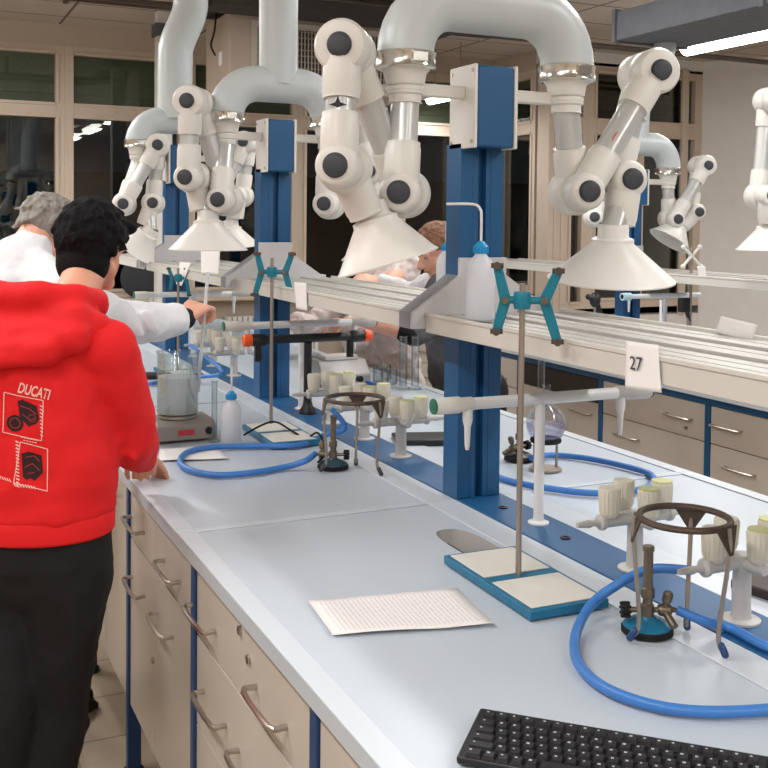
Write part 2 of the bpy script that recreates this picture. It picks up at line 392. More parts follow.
# galvanised manifold over island 2
t = thing('extraction_manifold', (4.2, 3, 2.75), 'grey galvanised rectangular duct running under the ceiling at top right', 'duct')
G().box(3.96, 4.5, -2.5, 5.22, 2.755, 2.93).build('duct_run', GALV, t, bevel=.004)
g = G()
for yy in (5.2, 4.0, 2.8, 1.6): g.box(3.945, 4.515, yy-.015, yy+.015, 2.745, 2.945)
g.build('flange', GALV, t)

# ------------------------------------------------------------------ benches
def slab(name, x0, x1, y0, y1, label, sink=None, hang=.0):
    t = thing(name, ((x0+x1)/2, (y0+y1)/2, .868), label, 'worktop', 'ceramic worktop slabs')
    bm = bmesh.new()
    def loop(pts):
        vs = [bm.verts.new(p) for p in pts]; return [bm.edges.new((vs[i], vs[(i+1) % len(vs)])) for i in range(len(vs))]
    e = loop([(x0, y0, .898), (x1, y0, .898), (x1, y1, .898), (x0, y1, .898)])
    if sink:
        sx, sy, rx, ry = sink
        pts = [(sx + rx*math.copysign(abs(math.cos(a))**.7, math.cos(a)), sy + ry*math.copysign(abs(math.sin(a))**.7, math.sin(a)), .898) for a in [2*PI*i/40 for i in range(40)]]
        e += loop(pts)
    bmesh.ops.triangle_fill(bm, edges=e, use_beauty=True)
    r = bmesh.ops.extrude_face_region(bm, geom=bm.faces[:])
    bmesh.ops.translate(bm, verts=[v for v in r['geom'] if isinstance(v, bmesh.types.BMVert)], vec=(0, 0, -.03))
    g = G(); g.bm.free(); g.bm = bm
    g.build('slab', TOP, t)
    k = G(); w = .045; zt = .9015
    rx0, rx1 = (w, .085) if x1 < 1.42 else (.085, w)
    k.box(x0, x0+rx0, y0, y1, .898, zt).box(x1-rx1, x1, y0, y1, .898, zt).box(x0+rx0, x1-rx1, y0, y0+.012, .898, zt).box(x0+rx0, x1-rx1, y1-.012, y1, .898, zt)
    k.build('raised_rim', TOPR, t, bevel=.0015)
    if sink:
        b = G(); n = 40; rings = []
        for f, z in ((1.0, .8975), (.97, .86), (.8, .80), (.3, .785)):
            rings.append([b.bm.verts.new((sx + rx*f*math.copysign(abs(math.cos(a))**.7, math.cos(a)), sy + ry*f*math.copysign(abs(math.sin(a))**.7, math.sin(a)), z)) for a in [2*PI*i/n for i in range(n)]])
        b.skin(rings, caps=False); b.bm.faces.new(rings[-1])
        o = b.build('cup_sink', mat('grey sink bowl', '#b3b0ae', .35), t)
    return t
YS = [.76, 2.43, 4.12, 5.81, 7.5]
ss = at(464, 543, z=.9)
BX0, BX1 = .592, 1.347
SL = ['nearest', 'second', 'third', 'furthest']
for i in range(4):
    slab('bench_worktop', BX0, BX1, YS[i]+.001, YS[i+1]-.001, 'pale blue grey worktop slab left of the blue spine, ' + SL[i] + ' along the bench', (1.20, 2.07, .05, .14) if i == 0 else None)
    slab('bench_worktop', 1.493, 2.16, YS[i]+.001, YS[i+1]-.001, 'pale worktop slab right of the blue spine, ' + SL[i] + ' along the bench')
t = thing('service_spine', (1.42, 4, .85), 'flat blue steel channel running down the middle of the bench', 'service channel')
G().box(1.349, 1.491, YS[0], YS[4], .85, .903).build('channel', BLUE, t, bevel=.002)
for yy in (2.30, 2.02, 1.2, 3.4, 3.7):
    G().lathe([(.012, 0), (.012, .003), (.006, .003), (.006, .001)], (1.42, yy, .9035)).build('grommet', BLACK, t)

def handle(y, z, x, s, par, L=.17):
    "bow handle on a front at plane x, s = -1 outward"
    g = G(); o = .03*s
    g.tube([(x, y-L/2, z), (x+o*.3, y-L/2, z), (x+o, y-L/2+.012, z), (x+o, y+L/2-.012, z), (x+o*.3, y+L/2, z), (x, y+L/2, z)], .0055, 10, 3)
    return g.build('handle', STEEL, par)
def cabinet(y0, y1, xf, label, fronts, keys=(), z0=.215, z1=.866, depth=.6, dark=None, grp='base cabinets of the near bench'):
    "fronts: (kind, ya, yb, za, zb, [(hy, hz)])"
    t = thing('base_cabinet', (xf+depth/2, (y0+y1)/2, z0), label, 'cabinet', grp)
    G().box(xf+.02, xf+depth, y0+.004, y1-.004, z0, z1-.002).build('cabinet_body', CABI, t)
    for kind, ya, yb, za, zb, hs in fronts:
        f = G().box(xf, xf+.019, ya+.002, yb-.002, za+.002, zb-.002).build(kind, CAB, t, bevel=.0015)
        for hy, hz in hs: handle(hy, hz, xf, -1, f)
        for ky, kz in keys:
            if ya < ky < yb and za < kz < zb:
                G().cyl((xf+.001, ky, kz), (xf-.006, ky, kz), .009).build('lock', STEEL, f)
    return t
XF = .607
def mod(y0, y1): return y0+.017, y1-.017
a, b = mod(1.547, 2.31)
cabinet(a, b, XF, 'greige drawer cabinet under the worktop, second from the front of the bench', [
    ('drawer', a, b, .705, .866, [(2.22, .768), (1.77, .765)]), ('drawer', a, b, .50, .705, [(2.14, .60), (1.88, .59)]), ('drawer', a, b, .215, .5, [(2.1, .4), (1.8, .4)])], [(1.957, .836), (1.90, .80)])
a, b = mod(2.31, 3.06); mm = 2.715
cabinet(a, b, XF, 'greige cabinet with two doors below two drawers, next to the boy in red', [
    ('drawer', a, mm, .715, .866, [(2.53, .775)]), ('drawer', mm, b, .715, .866, [(2.94, .78)]),
    ('door', a, mm, .215, .715, [(2.60, .615)]), ('door', mm, b, .215, .715, [(2.93, .605)])], [(2.735, .47)])
for j, (ya, yb) in enumerate(((3.06, 3.82), (3.82, 4.58), (4.58, 5.34), (5.34, 6.1), (6.1, 6.86))):
    a, b = mod(ya, yb); m_ = (a+b)/2
    cabinet(a, b, XF, 'greige cabinet of the near bench, ' + ['first', 'second', 'third', 'fourth', 'fifth'][j] + ' beyond the boy in red', [('door', a, m_, .215, .866, [(m_-.09, .78)]), ('door', m_, b, .215, .866, [(m_+.09, .78)])])
a, b = mod(.79, 1.547)
cabinet(a, b, XF, 'greige drawer cabinet at the very front of the bench, bottom edge of the picture', [('drawer', a, b, .705, .866, [(1.2, .77)]), ('drawer', a, b, .215, .705, [(1.2, .6)])])
t = thing('steel_underframe', (1.0, 4, 0), 'blue steel underframe of the near bench standing on the floor tiles', 'frame')
for yy in (.79, 1.547, 2.31, 3.06, 3.82, 4.58, 5.34, 6.1, 6.86):
    G().box(.600, .64, yy-.0145, yy+.0145, .012, .867).box(.64, .7, yy-.0145, yy+.0145, .15, .19).build('leg', BLUED, t, bevel=.003)
    G().cyl((.62, yy, 0), (.62, yy, .014), .03).build('foot', BLACK, t)
G().box(.72, .76, .8, 7.4, .0, .2).build('kick_plate', mat('shadow grey plinth', '#6d655c', .7), t)
G().box(1.25, 1.58, .8, 7.4, 0, .845).build('service_core', GUS, t)
# right flank of the near bench (faces the aisle)
for j, (ya, yb) in enumerate(((.79, 2.31), (2.31, 3.82), (3.82, 5.34), (5.34, 6.86))):
    t2 = thing('base_cabinet', (1.88, (ya+yb)/2, .1), 'greige cabinet on the aisle side of the near bench, ' + SL[j] + ' along', 'cabinet', 'aisle side cabinets')
    G().box(1.62, 2.12, ya+.01, yb-.01, 0, .866).build('cabinet_body', CAB, t2)
    G().box(2.12, 2.135, ya+.02, yb-.02, .1, .86).build('door', CAB, t2)

# ---- island 2
I2 = 2.68            # offset of the second bench
X2 = 3.3
t = thing('steel_underframe', (X2+.4, 3.6, 0), 'blue steel frame with top rail on the right hand bench across the aisle', 'frame')
G().box(X2-.004, X2+.03, .3, 7.5, .832, .866).build('rail', BLUE, t, bevel=.003)
for yy in (2.03, 2.82, 3.61, 4.40, 5.19, 5.98, 6.77): G().box(X2-.004, X2+.03, yy-.016, yy+.016, 0, .832).build('leg', BLUE, t, bevel=.003)
G().box(3.95, 4.25, .3, 7.5, 0, .85).build('service_core', GUS, t)
G().box(X2+.03, X2+.06, .3, 7.5, .83, .868).build('rail', BLUE, t)
G().box(4.3, 4.9, .3, 7.5, 0, .868).build('rear_cabinets', CAB, t)
tag(G().box(X2-.04, 4.01, .3, 7.5, .868, .9).build('bench_worktop', TOP, bevel=.003), 'worktop of the right hand bench on its aisle side', 'worktop')
tag(G().box(4.17, 4.95, .3, 7.5, .868, .9).build('bench_worktop', TOP, bevel=.003), 'worktop of the right hand bench on its window side', 'worktop')
tag(G().box(4.012, 4.168, .3, 7.5, .85, .903).build('service_spine', BLUE, bevel=.003), 'blue channel along the middle of the right hand bench', 'service channel')
defs = [(2.82, 3.61, [(3.485, .748)], [(3.40, .576)], 'with its drawers at the right edge of the picture'), (3.61, 4.40, [(3.795, .745)], [(4.17, .577)], 'below the sheet numbered 27'),
        (5.19, 5.98, [(5.6, .74)], [(5.6, .57)], 'behind the blue service post'), (5.98, 6.77, [(6.4, .74)], [(6.4, .57)], 'at the far end of the aisle'), (2.03, 2.82, [(2.4, .745)], [(2.4, .577)], 'just out of the picture')]
for ya, yb, h1, h2, lb in defs:
    a, b = ya+.019, yb-.019
    cabinet(a, b, X2, 'greige drawer cabinet across the aisle ' + lb, [('drawer', a, b, .66, .83, h1), ('drawer', a, b, .45, .66, h2), ('drawer', a, b, .12, .45, [])], [(a+.12, .7)], z0=.12, z1=.83, grp='cabinets of the right hand bench')
a, b = 4.40+.019, 5.19-.019
cabinet(a, b, X2, 'greige cabinet across the aisle with a dark open niche above its drawers', [('drawer', a, b, .46, .70, [(4.56, .634)]), ('drawer', a, b, .12, .46, [])], z0=.12, z1=.83, grp='cabinets of the right hand bench')

# ------------------------------------------------------------------ service posts, shelves
XC = 1.415
def post(xc, yf, label, top=2.055, scale=1):
    "yf = front face of the upright"
    t = thing('service_post', (xc, yf+.04, .903), label, 'service post', 'blue service posts')
    g = G()
    g.box(xc-.066, xc-.012, yf, yf+.08, .904, top-.2).box(xc+.012, xc+.066, yf, yf+.08, .904, top-.2).box(xc-.012, xc+.012, yf+.022, yf+.08, .904, top-.2)
    for dx in (-.028, .028): g.box(xc+dx-.002, xc+dx+.002, yf-.0015, yf, .904, top-.2)
    g.build('upright', BLUE, t, bevel=.003)
    G().box(xc-.056, xc+.056, yf-.066, yf+.066, top-.212, top).build('junction_box', BLUE, t, bevel=.006)
    for s in (-1, 1):
        p = G().box(xc+s*.056, xc+s*.066, yf-.068, yf+.068, top-.215, top+.003).build('side_plate', OFFW, t, bevel=.003)
        g = G()
        for yy in (-.055, .055):
            for zz in (top-.198, top-.014): g.cyl((xc+s*.066, yf+yy, zz), (xc+s*.0685, yf+yy, zz), .0055, n=10)
        g.build('screw', STEEL, p)
        G().box(min(xc+s*.066, xc+s*.215), max(xc+s*.066, xc+s*.215), yf-.02, yf+.012, top-.085, top-.052).build('bracket_arm', OFFW, t, bevel=.004)
    return t
def gusset(xc, y0, y1, label, z=1.405, w=.205):
    t = thing('shelf_bracket', (xc, (y0+y1)/2, z-.04), label, 'bracket', 'shelf brackets on the service posts')
    pf = [(xc-w-.012, z-.037), (xc-w-.012, z+.005), (xc-.078, z+.10), (xc-.078, z+.147), (xc+.066, z+.147), (xc+.066, z+.10), (xc+w, z+.005), (xc+w, z-.037)]
    G().prism([(x, y0, zz) for x, zz in pf], (0, .012, 0)).build('bracket_plate', GUS, t, bevel=.002)
    G().prism([(x, y0+.012, zz) for x, zz in [(xc-w-.012, z-.037), (xc-w-.012, z+.005), (xc-.078, z+.10), (xc-.07, z+.10), (xc-.07, z-.037)]], (0, y1-y0-.012, 0)).build('bracket_cheek', GUS_SHADE, t)
    G().prism([(x, y0+.012, zz) for x, zz in [(xc+w, z-.037), (xc+w, z+.005), (xc+.07, z+.10), (xc+.067, z+.10), (xc+.067, z-.037)]], (0, y1-y0-.012, 0)).build('bracket_cheek', GUS_SHADE, t)
    return t
def shelf(x0, x1, y0, y1, label, z=1.405):
    t = thing('service_shelf', ((x0+x1)/2, (y0+y1)/2, z-.045), label, 'shelf', 'ribbed service shelves')
    G().box(x0+.012, x1-.012, y0, y1, z-.022, z-.006).build('shelf_board', ALU, t)
    g = G(); n = 9; w = (x1-x0-.03)/n
    for i in range(n):
        xa = x0+.015+w*i; g.box(xa, xa+w*.82, y0, y1, z-.006, z-.001 + (.006 if i in (3, 6) else 0))
    g.build('ribs', ALU, t, bevel=.0012)
    G().box(x0, x0+.012, y0, y1, z-.046, z+.004).box(x0-.003, x0+.001, y0, y1, z-.004, z+.006).build('front_lip', SHELFW, t, bevel=.002)
    G().box(x1-.012, x1, y0, y1, z-.046, z+.006).build('rear_lip', SHELFW, t, bevel=.002)
    return t
posts = [(2.42, 'large blue service post in the middle of the picture'), (4.11, 'blue service post left of centre, second along the bench'), (5.80, 'far blue service post behind the dark haired boy')]
for y, lb in posts: post(XC, y, lb)
post(4.09, 5.16, 'blue service post on the right hand bench behind the big white hood', 1.97)
post(4.09, 3.47, 'blue service post on the right hand bench outside the picture', 1.97)
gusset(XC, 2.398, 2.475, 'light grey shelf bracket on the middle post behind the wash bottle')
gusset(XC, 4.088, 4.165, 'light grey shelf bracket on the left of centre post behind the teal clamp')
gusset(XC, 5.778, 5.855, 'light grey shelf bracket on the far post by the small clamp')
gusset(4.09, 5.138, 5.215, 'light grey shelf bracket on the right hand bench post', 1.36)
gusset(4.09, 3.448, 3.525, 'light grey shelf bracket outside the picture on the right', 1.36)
S0, S1 = 1.236, 1.665
shelf(S0, S1, .79, 2.396, 'ribbed grey service shelf in the foreground carrying the wash bottle')
shelf(S0, S1, 2.477, 4.086, 'ribbed grey service shelf between the middle and left of centre posts')
shelf(S0, S1, 4.167, 5.776, 'ribbed grey service shelf between the left of centre and far posts')
shelf(S0, S1, 5.857, 7.1, 'ribbed grey service shelf beyond the far post')
shelf(3.91, 4.31, 3.527, 5.136, 'pale service shelf on the right hand bench along the white wall', 1.36)
shelf(3.91, 4.31, 5.217, 6.8, 'pale service shelf on the right hand bench behind the hoods', 1.36)
shelf(3.91, 4.31, .8, 3.446, 'pale service shelf on the right hand bench outside the picture', 1.36)

# ------------------------------------------------------------------ ducts and fume arms
def uduct(xc, y, dx, label, riser, rr=.08, zc=2.215, r=.073, dz=0):
    zc += dz
    t = thing('u_duct', (xc, y, 2.03), label, 'duct', 'inverted U ducts over the posts')
    pts = []
    for s in (-1, 1):
        leg = []
        R = .135
        leg.append(V((xc+s*dx, y, 2.045+dz))); leg.append(V((xc+s*dx, y, zc-R)))
        for i in range(1, 8): a = PI/2*i/8; leg.append(V((xc+s*(dx-R*(1-math.cos(a))), y, zc-R+R*math.sin(a))))
        leg.append(V((xc+s*(dx-R), y, zc)))
        pts += leg if s < 0 else leg[::-1]
    G().tube(pts, r, 28, 1).build('bend', DUCTM, t, smooth=50)
    if riser: G().tube(riser, rr, 28, 5).build('riser', DUCTM, t, smooth=50)
    for s in (-1, 1):
        g = G().lathe([(r+.001, 0), (r+.007, .003), (r+.004, .012), (r+.004, .03), (r+.007, .04), (r+.001, .043)], (xc+s*dx, y, 2.034+dz))
        g.box(xc+s*dx-.02, xc+s*dx+.02, y-r-.014, y-r-.002, 2.046+dz, 2.068+dz)
        g.build('hose_clamp', CHROME, t)
        G().lathe([(.046, 0), (.05, .004), (.054, .03), (.066, .045)], (xc+s*dx, y, 1.992+dz)).build('reducer', OFFW, t)
    return t
DX = .247
uduct(XC+.004, 2.40, DX, 'big pale grey inverted U duct over the middle post', [(XC+.1, 2.4, 2.25), (XC+.1, 2.4, 2.6), (XC+.1, 2.4, CZ)])
uduct(XC, 4.09, .222, 'pale grey inverted U duct over the left of centre post', [(XC, 4.09, 2.2), (XC, 4.09, 2.6), (XC, 4.09, CZ)], zc=2.2)
uduct(XC, 5.78, .222, 'pale grey inverted U duct over the far post', [(XC-.02, 5.78, 2.2), (XC-.02, 5.78, 2.5), (XC-.01, 5.78, 2.62), (XC+.05, 5.76, 2.78), (XC+.06, 5.75, 2.9), (XC+.06, 5.75, CZ)], rr=.096, zc=2.19)
uduct(4.09, 5.14, .25, 'grey inverted U duct on the right hand bench post', [(4.09, 5.14, 2.12), (4.10, 5.14, 2.3), (4.12, 5.14, 2.48), (4.25, 5.14, 2.62), (4.30, 5.14, 2.76)], rr=.068, dz=-.085)
uduct(4.09, 3.45, .25, 'grey inverted U duct outside the picture on the right', [(4.2, 3.45, 2.15), (4.2, 3.45, 2.5), (4.2, 3.45, 2.76)], dz=-.085)

def fume_arm(collar, K, hood, n, front, label, rim=.15, hn=None, mark=None, tr=.037):
    """collar: top of the drop tube; K: three joint centres; hood: centre of the rim; n: joint axis towards the room;
    front: which links lie on the near side: 'drop' (tube 1 and 3) or 'link' (tube 2)"""
    n = V(n).normalized(); K = [V(k) for k in K]; collar = V(collar); hood = V(hood); off = .041
    t = thing('fume_extraction_arm', collar, label, 'extraction arm', 'jointed fume extraction arms')
    sg = [off, -off, off, -off] if front == 'drop' else [-off, off, -off, off]
    ends = [(collar, K[0]), (K[0], K[1]), (K[1], K[2]), (K[2], None)]
    G().lathe([(.044, .012), (.047, .01), (.047, -.008), (.041, -.012), (.041, -.028), (.044, -.032)], collar, (0, 0, 1)).build('collar', OFFW, t)
    G().lathe([(.046, -.002), (.0485, 0), (.0485, .008), (.046, .01)], collar).build('collar_band', OFFW, t)
    def housing(J, d, s, knob, big=0):
        q_ = .8 if knob and not big else 1.0
        c = J + n*s; d = V(d).normalized(); h = G()
        h.lathe([(.04, -off), (.057*q_, -off+.002), (.065*q_, -off+.014), (.065*q_, off-.014), (.057*q_, off-.001), (.04, off+.003)], c, n, 40)
        h.lathe([(.044, -.004), (.0465, .05), (.0465, .112), (.0445, .118), (.0445, .128)], c, d, 32)
        o = h.build('joint', OFFW, t, smooth=40)
        if knob:
            k0 = c + n*(off+.003)
            G().lathe([(.030, -.002), (.030, .003), (.0275, .004), (.0275, .012), (.024, .0145), (.01, .0155)], k0, n, 32).build('knob', KNOB, o)
        return c
    # drop tube, vertical
    e0 = K[0] + n*sg[0]; up = (collar - e0)
    G().cyl(collar - V((0, 0, .02)), e0 + up.normalized()*.11, tr).build('tube', DUCTS, t)
    housing(K[0], up, sg[0], sg[0] > 0)
    a, b = K[0] + n*sg[1], K[1] + n*sg[1]
    G().cyl(a, b, tr).build('tube', DUCTS, t)
    housing(K[0], b-a, sg[1], sg[1] > 0); housing(K[1], a-b, sg[1], sg[1] > 0, 1)
    a, b = K[1] + n*sg[2], K[2] + n*sg[2]
    G().cyl(a, b, tr).build('tube', DUCTS, t)
    housing(K[1], b-a, sg[2], sg[2] > 0, 1); housing(K[2], a-b, sg[2], sg[2] > 0)
    s3 = sg[3]; a = K[2] + n*s3
    dd = (hood - a); L = dd.length; dd.normalize()
    housing(K[2], dd, s3, s3 > 0)
    dh = V(hn).normalized() if hn else dd
    neck = hood - dh*.115
    G().cyl(a + dd*.05, neck - dh*.015, tr-.001).build('tube', DUCTS, t)
    p = [(.040, -.035), (.043, -.03), (.043, .0), (.047, .004), (.058, .008), (.058, .02), (rim, .115), (rim+.006, .119), (rim+.006, .123), (rim-.004, .123), (rim-.006, .118), (.05, .022), (.034, .006), (.034, -.03)]
    G().lathe(p, neck, dh, 48, caps=False).build('hood', OFFW, t, smooth=50)
    if mark:
        mp, md, mc = mark
    return t
Y1 = 2.40
nL = (-.55, -.83, 0); nR = (-.25, -.97, 0)
A1 = fume_arm((XC+.004-DX, Y1, 1.98), [at(403, 193, y=2.41), at(346, 50, y=2.36), at(342, 167, y=2.33)], at(387, 260, y=2.36), nL, 'drop', 'large white jointed fume arm left of the middle post, hood tilted up right', .126, hn=(.27, -.12, -.95))
A2 = fume_arm((XC+.004+DX, Y1, 1.98), [at(578, 192, y=2.40), at(648, 74, y=2.40), at(620, 180, y=2.40)], at(611, 277, y=2.36), nR, 'link', 'large white jointed fume arm right of the middle post with a wide level hood', .17, hn=(.04, .10, -1))
# printed marks on two arms
m1 = at(342, 104, y=2.30)
def fume(cpx, Ks, hp, Y, n, fr, lb, rim=.145, hn=None):
    return fume_arm(cpx, [at(px, py, y=Y) for px, py in Ks], at(hp[0], hp[1], y=Y), n, fr, lb, rim, hn)
fume((XC-.222, 4.09, 1.98), [(224, 200), (194, 103), (192, 178)], (208, 248), 4.05, nL, 'drop', 'white fume arm above the beaker and the gloveless hand', .15, hn=(0, 0, -1))
fume((XC+.222, 4.09, 1.98), [(328, 204), (356, 96), (372, 172)], (376, 258), 4.10, nL, 'drop', 'white fume arm half hidden behind the large left arm, only one lower joint clear')
fume((XC-.222, 5.78, 1.98), [(124, 204), (158, 146), (153, 203)], (136, 248), 5.74, nR, 'link', 'white fume arm furthest left with a narrow tilted hood above the black hair', .12, hn=(-.55, .4, -.8))
fume((XC+.222, 5.78, 1.98), [(220, 200), (247, 143), (240, 196)], (233, 246), 5.80, nL, 'link', 'white fume arm with its hood just behind the hood over the beaker', .15, hn=(.1, 0, -1))
fume((4.09+.25, 5.14, 1.895), [(672, 219), (702, 166), (693, 212)], (670, 240), 5.10, nR, 'link', 'small white fume arm on the right hand bench with hood turned to the left', .13, hn=(-.55, .1, -.85))
fume((4.09-.25, 5.14, 1.895), [(594, 217), (615, 140), (618, 195)], (616, 255), 5.12, nL, 'drop', 'white fume arm hidden behind the wide hood, one small knob showing')
fume((4.09-.25, 3.45, 1.895), [(812, 150), (772, 100), (763, 196)], (768, 249), 3.80, nR, 'link', 'white fume arm cut by the right edge of the picture above the paper', .145, hn=(0, 0, -1))

# ------------------------------------------------------------------ taps and gas turrets
def water_tap(y, z, xl, xr, label):
    t = thing('water_tap', (1.43, y, .903), label, 'tap', 'T shaped water taps on the spine')
    G().lathe([(.026, 0), (.026, .004), (.014, .008), (.0125, .02), (.0125, z-.903-.01)], (1.43, y, .903)).build('standpipe', PIPEW, t)
    G().cyl((xl+.11, y, z), (xr-.11, y, z), .0145).build('crossbar', PIPEW, t)
    for s, xe in ((-1, xl), (1, xr)):
        v = G(); v.lathe([(.0145, 0), (.017, .005), (.017, .035), (.02, .04), (.02, .1), (.018, .105)], (xe-s*.11, y, z), (s, 0, 0)).build('valve_grip', OFFW if s < 0 else PIPEG, t)
        G().lathe([(.0185, 0), (.0185, .004), (.006, .006)], (xe-s*.005, y, z), (s, 0, 0)).build('tap_cap', GREEN if s < 0 else BLACK, t)
        xs = xe-s*.095
        G().lathe([(.012, 0), (.012, .03), (.008, .045), (.006, .09), (.004, .1)], (xs, y, z-.01), (0, 0, -1)).build('spout', PIPEW, t)
    return t
water_tap(2.15, 1.213, 1.13, 1.77, 'white T shaped water tap in front of the middle post')
water_tap(3.83, 1.238, 1.11, 1.75, 'white T shaped water tap before the left of centre post')
water_tap(5.5, 1.24, 1.11, 1.75, 'white T shaped water tap before the far post by the hand')
def gas_turret(x, y, label):
    t = thing('gas_turret', (x, y, .903), label, 'gas tap', 'gas tap turrets on the blue spine')
    G().lathe([(.036, 0), (.036, .004), (.02, .007), (.018, .012), (.017, .097), (.02, .102), (.02, .127)], (x, y, .903)).build('column', PIPEG, t)
    z = .903+.112
    for dx, dy in ((-1, 0), (1, 0), (0, -1), (0, 1)):
        L = .082 if dx else .05; d = V((dx, dy, 0)); c = V((x, y, z))
        b = G().lathe([(.013, 0), (.013, L), (.017, L+.004), (.017, L+.012), (.009, L+.016), (.006, L+.03), (.0085, L+.04), (.005, L+.07)] if dx else [(.013, 0), (.014, L), (.01, L+.008)], c, d, 16).build('tap_arm', PIPEG, t)
        p = c + d*L*.85
        g = G(); g.lathe([(.014, .008), (.02, .016), (.0205, .02), (.0235, .068), (.022, .072), (.0, .0725)], p, (0, 0, 1), 24)
        for i in range(16):
            a = 2*PI*i/16; q = V((math.cos(a), math.sin(a), 0)); g.cap(p+q*.0205+V((0, 0, .022)), p+q*.0232+V((0, 0, .066)), .0014, .0014, 5)
        k = g.build('knob', KNOBW, t)
        if dx > 0 or dy < 0: G().lathe([(.0222, 0), (.0222, .003), (.015, .004)], p+V((0, 0, .071)), (0, 0, 1)).build('knob_cap', KNOBY, k)
    return t
gt = gas_turret(1.432, 1.467, 'grey gas tap turret at the right edge feeding the near burner hose')
for y, lb in ((1.78, 'grey gas tap turret between the iron ring and the blue hose loop'), (2.936, 'gas tap turret just left of the middle post'), (3.22, 'gas tap turret behind the small iron tripod'), (3.52, 'pair of gas tap knobs behind the small tripod ring'), (4.75, 'distant gas tap turret left of the left of centre post'), (5.1, 'most distant gas tap turret by the beaker')):
    dup(gt, (1.432, y, .903), lb)

# ------------------------------------------------------------------ bench apparatus
def burner(x, y, label, ang=0, s=1.0, base=TEALB):
    t = thing('bunsen_burner', (x, y, .9015), label, 'burner', 'bunsen burners'); z = .9015
    r = M.Rotation(ang, 3, 'Z'); P = lambda a, b, c: V((x, y, z)) + r @ V((a, b, c))
    G().lathe([(.047, 0), (.047, .008), (.044, .011)], (x, y, z)).build('rubber_foot', BLACKR, t)
    G().lathe([(.044, .0105), (.043, .014), (.03, .022), (.016, .026), (.013, .03)], (x, y, z)).build('burner_base', base, t)
    G().lathe([(.012, .028), (.012, .05), (.009, .052), (.009, .062), (.0125, .064), (.0125, .08), (.009, .083), (.009, .148), (.0105, .149), (.0105, .158), (.007, .158)], (x, y, z), n=24).build('barrel', BRASS, t)
    G().cyl(P(-.034, 0, .04), P(.05, 0, .04), .005).cyl(P(.05, 0, .04), P(.062, 0, .04), .0035).lathe([(.009, 0), (.011, .004), (.011, .02), (.008, .024)], P(.02, 0, .04), r @ V((1, 0, 0))).build('gas_inlet', BRASS, t)
    G().lathe([(.006, 0), (.006, .015), (.009, .018), (.009, .034), (.005, .038)], P(.03, 0, .04), r @ V((.2, -.2, 1))).cyl(P(.03, 0, .04), P(.042, -.03, .02), .007).build('valve', BRASS, t)
    g = G(); g.lathe([(.006, 0), (.013, .003), (.013, .012), (.006, .014)], P(-.034, 0, .04), r @ V((-1, 0, 0)), 16)
    for i in range(8):
        a = 2*PI*i/8; g.cap(P(-.035, .012*math.cos(a), .04+.012*math.sin(a)), P(-.046, .012*math.cos(a), .04+.012*math.sin(a)), .0035, .0035, 6)
    g.build('air_knob', BLACKR, t)
    return t
def tripod(c, r, feet, label, zt, foot=BLUED):
    t = thing('iron_tripod', (c[0], c[1], .9015), label, 'tripod', 'iron tripods'); c = V((c[0], c[1], zt))
    g = G(); g.tube([c + V((math.cos(2*PI*i/24)*r, math.sin(2*PI*i/24)*r, 0)) for i in range(24)], .006, 10, 2, closed=True)
    g.build('ring', IRON, t)
    for f in feet:
        f = V((f[0], f[1], .9015)); d = V((f.x-c.x, f.y-c.y, 0)).normalized(); a = c + d*r
        sd = V((-d.y, d.x, 0))
        G().prism([a - sd*.032 + d*.002, a + sd*.032 + d*.002, a + d*.012 + sd*.005 - V((0, 0, .045)), a + d*.012 - sd*.005 - V((0, 0, .045))], d*.003).build('lug', IRON, t)
        k = f.lerp(a, .25) - d*.012; k.z = .94
        G().tube([a + d*.008, a + d*.009 - V((0, 0, .05)), k, f + V((0, 0, .008))], .0042, 10, 5).build('leg', RODM, t)
        G().cap(k.lerp(f, .45), f + V((0, 0, .008)), .0062, .0066).build('foot_tip', foot, t)
    return t
burner(1.237, 1.499, 'bunsen burner under the near tripod at right with teal base', math.radians(-25))
f1 = [at(630, 643, z=.9), at(725, 660, z=.9), at(687, 632, z=.9)]
tripod((1.256, 1.427), .078, f1, 'iron tripod with round ring in the right foreground', 1.128)
b2 = at(333, 468, z=.9)
burner(b2.x, b2.y, 'bunsen burner with black knob under the small tripod left of centre', math.radians(150), base=mat('dark teal base', '#2f4a55', .4))
c2 = at(352, 400, z=1.115)
tripod((c2.x+.01, c2.y), .085, [at(321, 473, z=.9), at(381, 477, z=.9), at(356, 467, z=.9)], 'iron tripod with ring left of centre beside the burette stand', 1.118, KNOB)
b3 = at(519, 460, z=.9)
burner(b3.x, b3.y, 'dark bunsen burner on the right half of the bench behind the post', math.radians(200), base=BLACK)

def hose(pts, label, r=.0092):
    return tag(G().tube(pts, r, 12, 6).build('blue_hose', HOSE), label, 'hose', 'blue gas hoses')
def P(px, py, z=.911): return at(px, py, z=z)
bt = V((1.237, 1.499, .9415)) + M.Rotation(math.radians(-25), 3, 'Z') @ V((.055, 0, 0))
hose([V((1.305, 1.467, 1.015)), P(652, 569, .995), P(622, 582, .97), P(592, 604, .935), P(576, 634, .914), P(578, 662), P(600, 685), P(640, 702), P(690, 711), P(750, 711), P(810, 704), P(850, 690), P(850, 672), P(810, 660), P(765, 646), P(730, 628), P(702, 620, .93), bt], 'blue hose looping in the right foreground from turret to burner')
i3 = V((b3.x, b3.y, .9415)) + M.Rotation(math.radians(200), 3, 'Z') @ V((.055, 0, 0))
hose([P(466, 464), P(488, 473), P(507, 480), P(540, 487), P(590, 493), P(632, 491), P(652, 484), P(650, 474), P(620, 465), P(585, 458), P(550, 455), P(532, 458, .935)], 'blue hose curling on the right half of the bench behind the post')
i2 = V((b2.x, b2.y, .9415)) + M.Rotation(math.radians(150), 3, 'Z') @ V((.055, 0, 0))
